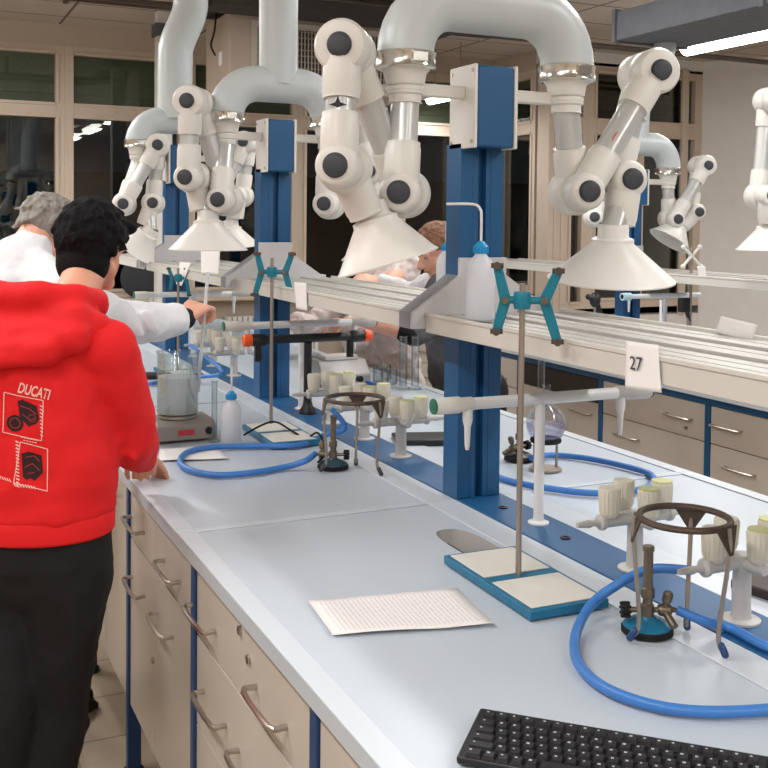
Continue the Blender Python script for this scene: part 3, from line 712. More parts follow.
hose([i2, P(305, 461, .93), P(285, 467), P(250, 473), P(215, 475), P(190, 470), P(180, 462), P(188, 452), P(215, 447), P(260, 446), P(300, 445), P(322, 436), P(345, 428, .95), V((1.31, 3.22, 1.015))], 'blue hose lying in two strands between the wash bottle and small tripod')
hose([P(350, 379), P(362, 381), P(376, 385), P(388, 392), P(384, 400)], 'short blue hose beside the silver instrument')
hose([P(150, 384), P(165, 381), P(200, 377, .93), P(222, 371, .97), V((1.31, 5.1, 1.015))], 'blue hose behind the beaker near the boy in red')

def clamp(c, n, s, name_parent, upL, dnL, upR, dnR, mw=.012):
    "butterfly burette clamp seen face on; offsets in (u,v) metres in the plane across n"
    n = V(n).normalized(); u = V((0, 0, 1)).cross(n).normalized()
    if u.dot(r_) < 0: u = -u
    w = V((0, 0, 1)); c = V(c); Q = lambda a, b, d=0: c + u*a*s + w*b*s + n*d
    G().lathe([(.016, -.018), (.018, -.012), (.018, .012), (.016, .018)], c, (0, 0, 1), 20).cyl(c, Q(.05, 0), .008).cyl(c, Q(-.04, 0), .008).build('clamp_boss', TEAL, name_parent)
    for sx, up, dnn in ((-.038, upL, dnL), (.05, upR, dnR)):
        p = Q(sx, 0, .004)
        for e in (up, dnn):
            q = Q(e[0], e[1], .004)
            g = G(); x = (q-p).normalized(); sd = x.cross(n).normalized()*.009*s
            g.prism([p-sd, q-sd*.8, q+sd*.8, p+sd], n*.005); g.cap(p-sd, q-sd*.8, .0035, .003, 8); g.cap(p+sd, q+sd*.8, .0035, .003, 8)
            g.build('clamp_jaw', TEAL, name_parent)
            G().cyl(q - u*.014*s, q + u*.014*s, .006*s).cyl(q + n*.0, q + n*.016, .0085*s).build('jaw_grip', IRON, name_parent)
        G().cyl(p - n*.012, p + n*.018, .008*s).build('pivot_screw', BRASS, name_parent)
def stand(cx, cy, w, l, label, rodxy, ztop, ang=0, panels=2):
    t = thing('burette_stand', (cx, cy, .9015), label, 'laboratory stand', 'burette stands with tiled bases')
    R4 = M.Translation((cx, cy, 0)) @ M.Rotation(ang, 4, 'Z'); z = .9015
    G().box(-w/2, w/2, -l/2, l/2, z, z+.018, R4).build('stand_base', TEALB, t, bevel=.002)
    G().box(-w/2+.01, w/2-.01, .016, l/2-.012, z+.018, z+.0205, R4).build('white_panel', TILEW, t, bevel=.001)
    if panels > 1: G().box(-w/2+.01, w/2-.01, -l/2+.012, -.016, z+.018, z+.0205, R4).build('white_panel', TILEW, t, bevel=.001)
    G().cyl((*rodxy, z+.016), (*rodxy, ztop), .0062, n=16).build('rod', RODM, t)
    return t
s1 = stand(1.158, 1.800, .178, .355, 'burette stand with teal clamp and white tiled base in front of the middle post', (1.150, 1.80), 1.523, math.radians(-1))
cc = at(527, 300, y=1.80); cc = V((1.150, 1.80, cc.z))
clamp(cc, (-.55, -.83, 0), .9, s1, (-.057, .078), (-.057, -.072), (.080, .068), (.08, -.092))
s2p = at(280, 436, z=.905)
s2 = stand(s2p.x, s2p.y, .17, .34, 'burette stand left of centre with teal clamp before the shelf bracket', (s2p.x-.0, s2p.y+.03), 1.0, math.radians(-1))
rx = s2p.x; ry = s2p.y+.03
for o in list(s2.children):
    if o.name.startswith('rod'): bpy.data.objects.remove(o)
rp = at(271, 424, z=.92)
zt2 = at(271, 258, y=rp.y).z
G().cyl((rp.x, rp.y, .918), (rp.x, rp.y, zt2), .0062, n=16).build('rod', RODM, s2)
clamp((rp.x, rp.y, at(271, 272, y=rp.y).z), (-.45, -.89, 0), .95, s2, (-.055, .068), (-.062, -.085), (.075, .068), (.078, -.10))
rp3 = at(178, 370, z=.92)
s3 = stand(rp3.x, rp3.y, .17, .3, 'distant burette stand with teal clamp by the far post', (rp3.x, rp3.y), at(178, 268, y=rp3.y).z)
clamp((rp3.x, rp3.y, at(178, 278, y=rp3.y).z), (-.4, -.9, 0), .75, s3, (-.06, .06), (-.05, -.08), (.05, .06), (.07, -.11))
# stands on the right hand bench
def plain_stand(px, pyb, pyt, Y, label, m=WHITE, cl=True):
    p = at(px, pyb, y=Y); q = at(px, pyt, y=Y)
    t = thing('retort_stand', (p.x, Y, .9), label, 'laboratory stand', 'retort stands on the right hand bench')
    G().box(p.x-.08, p.x+.08, Y-.1, Y+.1, .9, .918).build('stand_base', TEALB, t, bevel=.002)
    G().cyl((p.x, Y, .915), (p.x, Y, q.z), .008).build('rod', RODM, t)
    if cl:
        c = V((p.x, Y, q.z-.05))
        for a, b in ((-.06, .05), (-.06, -.06), (.06, .05), (.07, -.06)):
            G().cap(c, c + V((a, 0, b)), .01, .007).build('clamp_jaw', m, t)
            G().ball(c + V((a, 0, b)), .014).build('jaw_grip', m, t)
    return t
plain_stand(690, 330, 247, 4.6, 'stand with pale butterfly clamp in front of the white wall')
t = thing('clamp_frame', at(670, 348, y=4.55), 'red horizontal clamp bar with black bossheads on the right hand bench', 'clamp')
G().cyl(at(640, 346, y=4.55), at(661, 347, y=4.55), .006).cyl(at(661, 347, y=4.55), at(688, 347, y=4.55), .016).build('bar', RED, t)
for px in (661, 688): G().cyl((at(px, 347, y=4.55).x, 4.55, .9), at(px, 300, y=4.55), .008).build('rod', PIPEW if px < 670 else RODM, t)
G().box(-.03, .03, -.02, .02, -.04, .04, M.Translation(at(684, 305, y=4.55))).cap(at(686, 308, y=4.55), at(689, 320, y=4.55), .014, .01).build('bosshead', BLACK, t, bevel=.004)
G().box(at(661, 300, y=4.55).x-.06, at(688, 300, y=4.55).x+.06, 4.48, 4.62, .9, .915).build('clamp_base', TEALB, t, bevel=.002)
t = thing('bosshead_stand', (at(595, 320, y=5.0).x, 5.0, .9), 'black bosshead and lever on a stand behind the foreground shelf', 'clamp')
q = at(595, 300, y=5.0)
G().cyl((q.x, 5.0, .9), (q.x, 5.0, q.z+.03), .008).box(q.x-.06, q.x+.06, 4.94, 5.06, .9, .915).build('rod', RODM, t)
G().ball(q, (.035, .03, .045)).cap(q, q + V((.05, 0, -.09)), .02, .012).cap(q, q + V((-.05, 0, .02)), .02, .016).build('bosshead', BLACK, t)
t = thing('water_tap', (4.09, 4.85, .903), 'pale blue and white water tap on the right hand bench post', 'tap')
G().cyl((4.09, 4.85, .903), (4.09, 4.85, 1.2), .012).build('standpipe', PIPEW, t)
qa = at(622, 298, y=4.85); qb = at(700, 298, y=4.85)
G().cyl((qa.x, 4.85, 1.22), (qb.x, 4.85, 1.22), .014).cyl((qa.x+.05, 4.85, 1.22), (qa.x+.05, 4.85, 1.13), .01, .005).build('crossbar', PIPEW, t)
G().cyl((qa.x, 4.85, 1.22), (qa.x+.06, 4.85, 1.22), .022).build('valve_grip', mat('pale blue grip', '#b9d3dc', .4), t)

# black twin holder with orange caps
t = thing('twin_tube_holder', (1.42, 3.92, .903), 'black holder with orange end caps across the bench left of centre', 'holder')
hp = at(308, 338, y=3.73); lx = hp.x; zb = hp.z
t.location = (lx, 3.73, .903); WL[t] = V((lx, 3.73, .903))
xa = at(243, 338, y=3.73).x; xb = at(371, 341, y=3.73).x
G().cyl((xa+.04, 3.73, zb), (xb-.04, 3.73, zb), .017).lathe([(.02, 0), (.024, .01), (.024, .05), (.02, .06)], (xa+.03, 3.73, zb), (1, 0, 0)).lathe([(.02, 0), (.024, .01), (.024, .05), (.02, .06)], (xb-.09, 3.73, zb), (1, 0, 0)).cyl((xa+.06, 3.73, zb), (xa+.06, 3.73, zb-.08), .014).cyl((xb-.09, 3.73, zb), (xb-.09, 3.73, zb-.08), .014).build('crossbar', BLACK, t)
for x_, s in ((xa, 1), (xb, -1)): G().lathe([(.018, 0), (.023, .004), (.024, .03), (.02, .034)], (x_, 3.73, zb), (s, 0, 0)).build('end_cap', ORANGE, t)
G().lathe([(.034, 0), (.034, .01), (.02, .03), (.016, .05), (.015, zb-.92)], (lx, 3.73, .903)).build('support', BLACK, t)

# wash bottles
def wash_bottle(p, s, label, ang, L=.07, bend=True, hh=.085):
    t = thing('wash_bottle', p, label, 'bottle', 'polyethylene wash bottles'); p = V(p)
    pr = [(.030, 0), (.034, .004), (.034, .10), (.0325, .118), (.026, .134), (.014, .148), (.0125, .155), (.0125, .162)]
    G().lathe([(r*s, h*s) for r, h in pr], p, n=36).build('bottle_body', BOTTLE, t, smooth=60)
    g = G(); g.lathe([(r*s, h*s) for r, h in [(.016, .152), (.017, .154), (.017, .168), (.013, .172), (.006, .18)]], p, n=28)
    for i in range(20):
        a = 2*PI*i/20; q = p + V((math.cos(a)*.0172*s, math.sin(a)*.0172*s, .154*s)); g.cap(q, q+V((0, 0, .013*s)), .0012, .0012, 5)
    g.build('cap', BCAP, t)
    u = V((math.cos(ang), math.sin(ang), 0)); z1 = .176*s; z2 = (.176+hh)*s
    pts = [p + V((0, 0, z1)), p + V((0, 0, z2-.03)), p + V((0, 0, z2-.012)) + u*.003, p + V((0, 0, z2)) + u*.02, p + V((0, 0, z2)) + u*(L)]
    G().tube(pts if bend else [p + V((0, 0, z1)), p + V((.003, 0, z2))], .0033, 10, 5).build('nozzle', PIPEW, t)
    return t
w1 = at(480, 320, z=1.409); wash_bottle((w1.x, w1.y, 1.410), 1.06, 'milky wash bottle with blue cap standing on the foreground shelf', math.radians(155), .085, hh=.088)
w2 = V((1.46, 2.62, 1.409)); 
px_ = at(446, 280, x=1.60); wash_bottle((1.60, px_.y, 1.410), .94, 'second wash bottle with blue cap on the shelf just behind the middle post', math.radians(20), .09, hh=.088)
wb = at(231, 445, z=.9015); wash_bottle((wb.x, wb.y, .9015), 1.0, 'wash bottle with blue cap standing on the bench by the beaker', 0, bend=False, hh=.085)

# beaker on the hotplate
hpc = at(187, 442, z=.9015) + V((0, .09, 0))
t = thing('hotplate', (hpc.x, hpc.y, .9015), 'grey hotplate stirrer under the big beaker', 'hotplate')
G().prism([(hpc.x-.10, hpc.y-.09, .907), (hpc.x-.10, hpc.y-.085, .955), (hpc.x-.095, hpc.y-.05, .965), (hpc.x-.095, hpc.y+.1, .965), (hpc.x-.1, hpc.y+.1, .907)], (.2, 0, 0)).build('housing', mat('grey appliance case', '#8f8a84', .5), t, bevel=.004)
G().lathe([(.062, 0), (.066, .004), (.066, .012), (.06, .014)], (hpc.x-.005, hpc.y+.02, .965)).build('hot_plate', STEEL, t)
G().box(hpc.x-.03, hpc.x+.025, hpc.y-.0925, hpc.y-.089, .925, .942).build('badge', mat('red badge', '#c23a4c', .5), t)
G().lathe([(.012, 0), (.011, .012)], (hpc.x+.075, hpc.y-.088, .935), (0, -1, 0)).build('dial', BLACK, t)
bk = V((hpc.x-.005, hpc.y+.02, .980))
t = thing('glass_beaker', bk, 'big glass beaker of cloudy liquid standing on the hotplate', 'beaker')
R_ = .070; hb = at(185, 352, y=bk.y-.03).z - bk.z
G().lathe([(.0, .0), (R_-.006, .0), (R_, .006), (R_, hb-.01), (R_+.004, hb), (R_+.002, hb), (R_-.0025, hb-.01), (R_-.0025, .008), (R_-.008, .003), (0, .003)], bk, n=48, caps=False).build('glass', GLASS, t, smooth=60)
G().lathe([(R_-.004, .004), (R_-.004, hb*.6)], bk, n=40).build('liquid', LIQ, t)
# stuff in the beaker top: glass tube held by the hand
# graduated cylinder beside
gc = at(213, 443, z=.9015)
t = thing('measuring_cylinder', (gc.x+.01, gc.y+.02, .9015), 'slim glass measuring cylinder beside the hotplate', 'measuring cylinder')
G().lathe([(.0, 0), (.02, 0), (.02, .004), (.010, .008), (.010, .20), (.012, .205), (.0085, .2), (.0085, .01), (0, .009)], WL[t], n=24, caps=False).build('glass', GLASS, t)
# papers on the bench
def sheet(corners, name, label, cat, m, curl=.004, nx=10, grp=None, th=.0006):
    g = G(); a, b, c, d = [V(p) for p in corners]; top = []; bot = []
    for i in range(nx+1):
        row = []; 
        for j in range(nx+1):
            u, v = i/nx, j/nx; p = a.lerp(b, u).lerp(d.lerp(c, u), v)
            n_ = (b-a).cross(d-a).normalized(); n_ = n_ if n_.z >= 0 else -n_
            row.append(p + n_*curl*(abs(math.sin(PI*u*1.3+.4))*.6*(v) + .35*math.cos(PI*v)**2*u))
        top.append(row)
    T = [[(g.bm.verts.new(p), (i/nx, j/nx)) for j, p in enumerate(r)] for i, r in enumerate(top)]
    l = g.bm.loops.layers.uv.new('uv')
    for i in range(nx):
        for j in range(nx):
            q = [T[i][j], T[i+1][j], T[i+1][j+1], T[i][j+1]]
            f = g.bm.faces.new([v[0] for v in q])
            for lp, v in zip(f.loops, q): lp[l].uv = v[1]
    o = g.build(name, m); md = o.modifiers.new('thick', 'SOLIDIFY'); md.thickness = th; md.offset = 0
    return tag(o, label, cat, grp)
Z = .9022
sheet([(.721, 1.885, Z), (1.022, 1.827, Z), (.991, 1.631, Z), (.701, 1.707, Z)], 'printed_sheet', 'printed sheet of text lying alone on the near worktop', 'paper', PRINTED, .006)
sheet([at(160, 449, z=Z), at(214, 446, z=Z), at(229, 459, z=Z), at(158, 461, z=Z)], 'printed_sheet', 'white sheet lying beside the red sleeve in front of the hotplate', 'paper', PAPER, .003)
def hangtag(pxs, x, label, txt=None, name='paper_tag'):
    (xa, ya), (xb, yb), (xc_, yc_), (xd, yd) = pxs
    c = [at(xa, ya, x=x), at(xb, yb, x=x), at(xc_, yc_, x=x), at(xd, yd, x=x)]
    o = sheet(c, name, label, 'paper', PAPER, .0015)
    return o, c
xt = S0-.006
o, c = hangtag(((626, 341), (658, 345), (661, 393), (625, 388)), xt, 'white sheet numbered 27 hanging on the foreground shelf lip', name='number_sheet')
# number 27
uh = (c[1]-c[0]).normalized(); uv_ = (c[0]-c[3]).normalized(); nn = uh.cross(uv_).normalized(); uv_ = nn.cross(uh)
pos = at(631, 369, x=xt) + nn*.0035
mx = M((( *[uh.x, uv_.x, nn.x], pos.x), (*[uh.y, uv_.y, nn.y], pos.y), (*[uh.z, uv_.z, nn.z], pos.z), (0, 0, 0, 1)))
text('27', .036, mx, 'numeral', KNOB, o)
hangtag(((294, 282), (306, 283), (307, 311), (296, 309)), xt, 'small white tag taped to the second shelf lip right of the teal clamp')
hangtag(((201, 247), (220, 249), (219, 275), (201, 274)), xt, 'white tag hanging on the shelf lip above the gloveless hand')
hangtag(((180, 262), (191, 263), (182, 286), (176, 284)), xt, 'narrow white tag hanging by the distant teal clamp')
sheet([at(721, 316, x=1.645), at(757, 325, x=1.645), at(752, 342, x=1.65), at(715, 333, x=1.65)], 'folded_card', 'white card standing on the rear edge of the foreground shelf', 'paper', PAPER, .002)
sheet([at(697, 266, y=4.4), at(705, 266, y=4.4), at(707, 286, y=4.4), at(700, 286, y=4.4)], 'paper_tag', 'crumpled paper hanging on the right hand bench shelf', 'paper', PAPER, .004)

# keyboard
t = thing('keyboard', (.9, 1.2, .9015), 'black computer keyboard at the bottom right on the worktop', 'keyboard')
kq = at(480, 713, z=.912); k0 = V((kq.x, kq.y, .9015)); ux = V((.717, -.697, 0)).normalized(); uy = V((.697, .717, 0)).normalized(); W_, D_ = .45, .137
KM = M(((ux.x, uy.x, 0, k0.x), (ux.y, uy.y, 0, k0.y), (0, 0, 1, k0.z), (0, 0, 0, 1)))
G().prism([KM @ V(p) for p in ((0, 0, 0), (0, 0, .02), (0, -D_, .012), (0, -D_, 0))], ux*W_).build('case', BLACK, t, bevel=.004)
keyg = []
KEYM = mat('black key', '#26262b', .4)
nk = 0
for row in range(6):
    x = .012; yy = -.016 - row*.0198 - (.004 if row else 0); widths = []
    while x < W_-.02:
        w = .0165
        if row == 5 and .1 < x < .12: w = .105
        elif row and x < .015: w = (.018, .022, .026, .030, .034, .022)[row]
        if row == 0 and (nk % 5 == 4): x += .006
        z = .0205 + yy/D_*.008
        if row < 5 or w > .1 or x < .12 or x > .22:
            keyg.append((x, yy, w, z))
        x += w+.0028; nk += 1
keyg = [k for k in keyg if k[0] + k[2] < W_-.01]
for i, (x, yy, w, z) in enumerate(keyg[:98]):
    pa = [(x, yy, z), (x+w, yy, z), (x+w, yy-.0165, z-.001), (x, yy-.0165, z-.001)]
    k = G(); R0 = [k.bm.verts.new(KM @ V(p)) for p in pa]
    R1 = [k.bm.verts.new(KM @ (V(p)*1 + V((dx, dy, .006)))) for p, (dx, dy) in zip(pa, ((.002, -.002), (-.002, -.002), (-.002, .002), (.002, .002)))]
    k.skin([R0, R1]); o = k.build('key', KEYM, t)
g = G()
for i, (x, yy, w, z) in enumerate(keyg[98:]):
    pa = [(x, yy, z), (x+w, yy, z), (x+w, yy-.0165, z-.001), (x, yy-.0165, z-.001)]
    g.skin([[g.bm.verts.new(KM @ V(p)) for p in pa], [g.bm.verts.new(KM @ (V(p) + V((dx, dy, .006)))) for p, (dx, dy) in zip(pa, ((.002, -.002), (-.002, -.002), (-.002, .002), (.002, .002)))]])
if len(keyg) > 98: g.build('keys', KEYM, t)['kind'] = 'stuff'
g = G()
random.seed(3)
for (x, yy, w, z) in keyg:
    if w > .05: continue
    p = V((x+.0045, yy-.005, z+.0061)); a = .0016+random.random()*.001
    g.box(p.x, p.x+a*1.6, p.y-a*1.3, p.y, p.z-.0004, p.z+.0002, KM)
g.build('key_legends', mat('pale legends', '#b9b9bb', .6), t)

# round flask and tube right half
fp = at(546, 445, y=2.62)
t = thing('round_flask', (fp.x, 2.62, fp.z), 'round glass flask with violet tinted liquid behind the water tap pipe', 'flask')
rf = 20/1040*3.15
fc = V((at(546, 424, y=2.62).x, 2.62, at(546, 424, y=2.62).z))
prof = [(rf*math.sin(a), -rf*math.cos(a)) for a in [PI*i/20 for i in range(1, 18)]] + [(.013, rf*1.05), (.012, rf*1.9), (.015, rf*1.95)]
G().lathe(prof, fc, n=40, caps=False).build('glass', GLASS, t, smooth=60)
G().lathe([((rf-.003)*math.sin(a), -(rf-.003)*math.cos(a)) for a in [PI*i/20 for i in range(1, 11)]], fc, n=36).build('liquid', PURP, t, smooth=60)
zc = fc.z - rf
G().tube([fc + V((math.cos(2*PI*i/16)*.04, math.sin(2*PI*i/16)*.04, -rf*.8)) for i in range(16)], .008, 8, 2, closed=True).build('cork_ring', BLACKR, t)
G().cyl((fc.x, fc.y, .9015), (fc.x, fc.y, .906), .05).cyl((fc.x-.04, fc.y, .9015), (fc.x-.04, fc.y, fc.z-rf*.8), .004).cyl((fc.x+.04, fc.y, .9015), (fc.x+.04, fc.y, fc.z-rf*.8), .004).build('flask_support', RODM, t)
t = thing('test_tube', (at(541, 392, y=2.66).x, 2.66, at(541, 388, y=2.66).z), 'upturned test tube above the round flask', 'test tube')
a_ = at(541, 390, y=2.66); b_ = at(541, 358, y=2.66)
G().lathe([(.011, 0), (.011, (b_-a_).length-.01), (.007, (b_-a_).length), (.002, (b_-a_).length+.002)], a_, (0, 0, 1), 20, caps=False).build('glass', GLASS, t)
# glass cylinders by person in grey
for j, (px, lb) in enumerate(((403, 'left of two tall glass cylinders in front of the pale lab coat'), (415, 'right of two tall glass cylinders before the grey jersey'))):
    p = at(px, 389, z=.9015)
    t = thing('measuring_cylinder', (p.x, p.y, .9015), lb, 'measuring cylinder', 'tall glass cylinders')
    hh = at(px, 338, y=p.y).z-.9
    G().lathe([(.0, 0), (.032, 0), (.032, .006), (.018, .012), (.018, hh), (.021, hh+.006), (.0155, hh), (.0155, .016), (0, .014)], p, n=28, caps=False).build('glass', GLASS, t)
# silver instrument and small beakers
ip = at(340, 383, z=.9015)
t = thing('silver_instrument', (ip.x, ip.y, .9015), 'silver grey instrument with knobs on the far right half of the bench', 'instrument')
G().prism([(ip.x-.12, ip.y-.08, .905), (ip.x-.12, ip.y-.08, .95), (ip.x-.12, ip.y-.02, 1.01), (ip.x-.12, ip.y+.1, 1.01), (ip.x-.12, ip.y+.1, .905)], (.24, 0, 0)).build('casing', mat('silver casing', '#a3a1a0', .4, metal=.3), t, bevel=.006)
G().box(ip.x-.08, ip.x+.08, ip.y-.02, ip.y+.07, 1.01, 1.03).build('tray', WHITE, t, bevel=.003)
for dx in (-.07, .0, .06): G().cyl((ip.x+dx, ip.y-.08, .93), (ip.x+dx, ip.y-.1, .93), .014).build('dial', BLACK, t)
for j, (px, py) in enumerate(((378, 382), (386, 379), (392, 384))):
    p = at(px, py, z=.9015)
    o = G().lathe([(.0, 0), (.024, 0), (.025, .003), (.025, .07), (.0275, .075), (.0235, .07), (.0235, .004), (0, .003)], p, n=24, caps=False).build('small_beaker', GLASS)
    tag(o, ['left', 'rearmost', 'right'][j] + ' of the three small glass beakers beside the silver instrument', 'beaker', 'small beakers by the instrument')
# dark tray beyond middle post, right half
tp = at(432, 441, z=.9015)
tag(G().box(-.13, .13, -.07, .07, 0, .018, M.Translation(tp) @ M.Rotation(-.3, 4, 'Z')).build('dark_keyboard_tray', BLACK, bevel=.005), 'flat dark tray lying left of the middle post on the far half', 'tray')
tp = at(790, 585, z=.9015)
tag(G().box(-.12, .12, -.06, .06, 0, .02, M.Translation(tp) @ M.Rotation(.2, 4, 'Z')).build('dark_tray', mat('dark brown tray', '#3a2c28', .5), bevel=.004), 'dark flat tray behind the turret at the right edge', 'tray')
tp = at(150, 378, z=.9015)
tag(G().box(-.1, .1, -.03, .03, 0, .025, M.Translation(tp) @ M.Rotation(-.5, 4, 'Z')).build('pencil_case', BLACK, bevel=.006), 'black pencil case on the bench right of the red shoulder', 'case')
# black cable on the second stand
tag(G().tube([P(244, 435, .925), P(262, 425, .945), P(276, 422, .95), P(292, 431, .935), P(306, 438, .91), P(318, 433, .95), P(326, 452, .915), P(318, 462, .93)], .0035, 8, 6).build('black_cable', BLACKR), 'thin black cable draped over the second stand base', 'cable')
# bag on the sill at left
q = at(137, 275, y=9.2)
tag(G().ball((q.x, 9.16, 1.12), (.16, .07, .18)).ball((q.x+.12, 9.18, 1.06), (.12, .06, .12)).build('grey_bag', mat('grey black cloth', '#3a3c40', .9, bump=.5, bs=12), remesh=.02, smo=4), 'dark grey bag on the window sill behind the far bench', 'bag')

# ------------------------------------------------------------------ people
def hand(g, w, d, up, s=1.0, curl=.6, grip=None):
    "w wrist, d pointing direction, up = back of the hand normal"
    d = V(d).normalized(); up = V(up); up = (up - d*up.dot(d)).normalized(); sd = d.cross(up)
    w = V(w)
    for i in range(4):
        o = (i-1.5)*.0205*s
        g.cap(w + d*.012*s + sd*o*.55, w + d*.082*s + sd*o, .0145*s, .0115*s, 10)
        L = (.040, .045, .042, .033)[i]*s; p = w + d*.085*s + sd*o; q = d; a = curl*.7
        for k, f in enumerate((1, .68, .52)):
            q = (q*math.cos(a) - up*math.sin(a)).normalized() if k == 0 else (q*math.cos(curl) - (q.cross(sd)).normalized()*-1*math.sin(curl)*0 + (sd.cross(q)).normalized()*math.sin(curl)*(1 if (sd.cross(q)).dot(up) < 0 or k else 1)).normalized() if False else q
            ang = a if k == 0 else a + curl*k
            q = (d*math.cos(ang) - up*math.sin(ang)).normalized()
            e = p + q*L*f; g.cap(p, e, (.0098-.0008*k)*s, (.0092-.0009*k)*s, 10); p = e
    tb = w + d*.022*s - sd*.024*s
    q = (d*.75 - sd*.55 - up*.35).normalized(); e = tb + q*.04*s; g.cap(tb, e, .014*s, .0105*s, 10)
    q2 = (d*.85 - sd*.05 - up*.5).normalized(); e2 = e + q2*.03*s; g.cap(e, e2, .0105*s, .0095*s, 10); g.cap(e2, e2 + (q2+sd*.2).normalized()*.022*s, .0095*s, .008*s, 10)
def head(g, c, fwd, tilt=0, s=1.0):
    "c centre of the skull; fwd horizontal facing, tilt downwards"
    f = V(fwd).normalized(); up = V((0, 0, 1)); f2 = (f*math.cos(tilt) - up*math.sin(tilt)).normalized(); sd = f2.cross(up).normalized(); u2 = sd.cross(f2).normalized()
    R3 = M((sd, f2, u2)).transposed(); c = V(c); Q = lambda a, b, e: c + R3 @ V((a*s, b*s, e*s))
    g.ball(Q(0, -.008, .02), (.074*s, .092*s, .082*s), R3); g.ball(Q(0, .028, -.035), (.058*s, .062*s, .072*s), R3)
    g.cap(Q(-.022, .058, -.088), Q(.022, .058, -.088), .02*s, .02*s); g.cap(Q(-.05, .01, -.06), Q(-.018, .06, -.088), .02*s, .018*s); g.cap(Q(.05, .01, -.06), Q(.018, .06, -.088), .02*s, .018*s)
    g.cap(Q(0, .084, .0), Q(0, .108, -.034), .008*s, .013*s); g.cap(Q(-.012, .094, -.038), Q(.012, .094, -.038), .009*s)
    g.cap(Q(-.018, .082, -.058), Q(.018, .082, -.058), .0085*s); g.cap(Q(-.016, .08, -.068), Q(.016, .08, -.068), .0085*s)
    g.cap(Q(-.045, .07, .012), Q(.045, .07, .012), .012*s)
    for e in (-1, 1):
        g.ball(Q(e*.077, -.008, -.012), (.008*s, .017*s, .031*s), R3 @ M.Rotation(e*.35, 3, 'Z'))
        g.ball(Q(e*.032, .068, -.004), (.014*s, .012*s, .009*s), R3)
    return Q, R3
def facebits(Q, R3, par, hair, s=1):
    for e in (-1, 1):
        g = G(); g.ball(Q(e*.032, .0765, -.003), (.0075*s, .005*s, .0045*s), R3); g.build('eye', mat('eye', '#2a221e', .3), par)
        g = G(); g.cap(Q(e*.018, .083, .014), Q(e*.05, .072, .014), .0035*s, .0025*s, 8); g.build('eyebrow', hair, par)
    g = G(); g.cap(Q(-.018, .091, -.063), Q(.018, .091, -.063), .0028*s, .0028*s, 8); g.build('lips', mat('lips', '#b5685f', .5), par)
def hair(Q, R3, par, m, name='hair', s=1, nape=0, thick=.016, n=150, cut=-.02, front=.055, seed=1, ln=.022, sides=-.06):
    random.seed(seed); g = G()
    g.ball(Q(0, -.014, .026), ((.074+thick*.7)*s, (.09+thick*.6)*s, (.082+thick)*s), R3)
    g2 = G()
    if nape: g2.ball(Q(0, -.036, -.052), (.071*s, .060*s, nape*s), R3); g2.ball(Q(.03, .075, .07), (.045*s, .04*s, .022*s), R3); g2.ball(Q(0, .04, .085), (.05*s, .06*s, .025*s), R3)
    for i in range(n):
        th = random.uniform(0, 2*PI); ph = random.uniform(-.55, PI/2)
        x, y, z = math.cos(ph)*math.sin(th), math.cos(ph)*math.cos(th), math.sin(ph)
        a, b, e = x*(.076+thick*.7), -.014 + y*(.092+thick*.6), .026 + z*(.084+thick)
        if y > .45 and e < front: continue
        if e < cut and y > -.1: continue
        dx, dy = random.uniform(-1, 1)*.6, random.uniform(-.6, .9)
        q0 = Q(a*.95, b*.97, e*.95); q1 = Q(a*.97+dx*ln, b*.97+dy*ln*1.2, e*.97-.012*(1-z) + random.uniform(-.3, .15)*ln)
        g2.cap(q0, q1, random.uniform(.007, .013)*s, random.uniform(.003, .006)*s, 8)
    # cut away the face side of the cap
    cutp = []
    bmesh.ops.bisect_plane(g.bm, geom=g.bm.verts[:]+g.bm.edges[:]+g.bm.faces[:], plane_co=Q(0, .052, .055), plane_no=R3 @ V((0, .8, -.62)), clear_outer=True)
    bmesh.ops.bisect_plane(g.bm, geom=g.bm.verts[:]+g.bm.edges[:]+g.bm.faces[:], plane_co=Q(0, 0, sides), plane_no=R3 @ V((0, .25, -1)), clear_outer=True)
    bmesh.ops.holes_fill(g.bm, edges=[e for e in g.bm.edges if e.is_boundary])
    me = bpy.data.meshes.new('tmp'); g2.bm.to_mesh(me); g.bm.from_mesh(me); bpy.data.meshes.remove(me); g2.bm.free()
    return g.build(name, m, par, remesh=.0045, smo=1)

# ---- the boy in the red hoodie
fb = V((.58, .81, 0)).normalized(); rb = V((fb.y, -fb.x, 0))
C = V((.280, 2.50, 0))
def B(r, f, z): return C + rb*r + fb*f + V((0, 0, z))
hc = at(93, 246, y=2.62)
fh = V((.66, .75, 0)).normalized()
boy = thing('person', (C.x, C.y, 0), 'person with black hair in red hoodie and black trousers, seen from behind at the bench', 'person')
g = G()
Q, R3 = head(g, hc, fh, math.radians(14), .93)
nk = B(.06, .06, 1.44)
g.chain([(Q(0, -.012, -.05), .05), (nk, .05)])
g.chain([(nk, .06), (B(0, 0, 1.25), .11), (B(0, 0, 1.0), .105), (B(0, 0, .9), .105)])
Rsh, Lsh = B(.18, .0, 1.35), B(-.185, 0, 1.36)
Rel = at(130, 436, y=2.50); Rwr = at(143, 461, y=2.66)
Lel = B(-.27, .12, 1.10); Lwr = V((.60, 2.93, 1.0))
g.chain([(B(0, 0, 1.34), .04), (Rsh, .034), (Rel, .034), (Rwr, .027)]); g.chain([(B(0, 0, 1.34), .04), (Lsh, .034), (Lel, .04), (Lwr, .027)])
hand(g, Rwr, V((.63, 2.95, .93)) - Rwr, (0, 0, 1), .88, .3); hand(g, Lwr, V((.68, 2.98, .92)) - Lwr, (0, 0, 1), .95, .25)
hips = [B(.085, 0, .86), B(-.085, 0, .86)]
kn = [at(56, 640, y=2.50), at(2, 650, y=2.47)]
kn = [V((kn[0].x, kn[0].y, .52)), V((kn[1].x, kn[1].y, .52))]
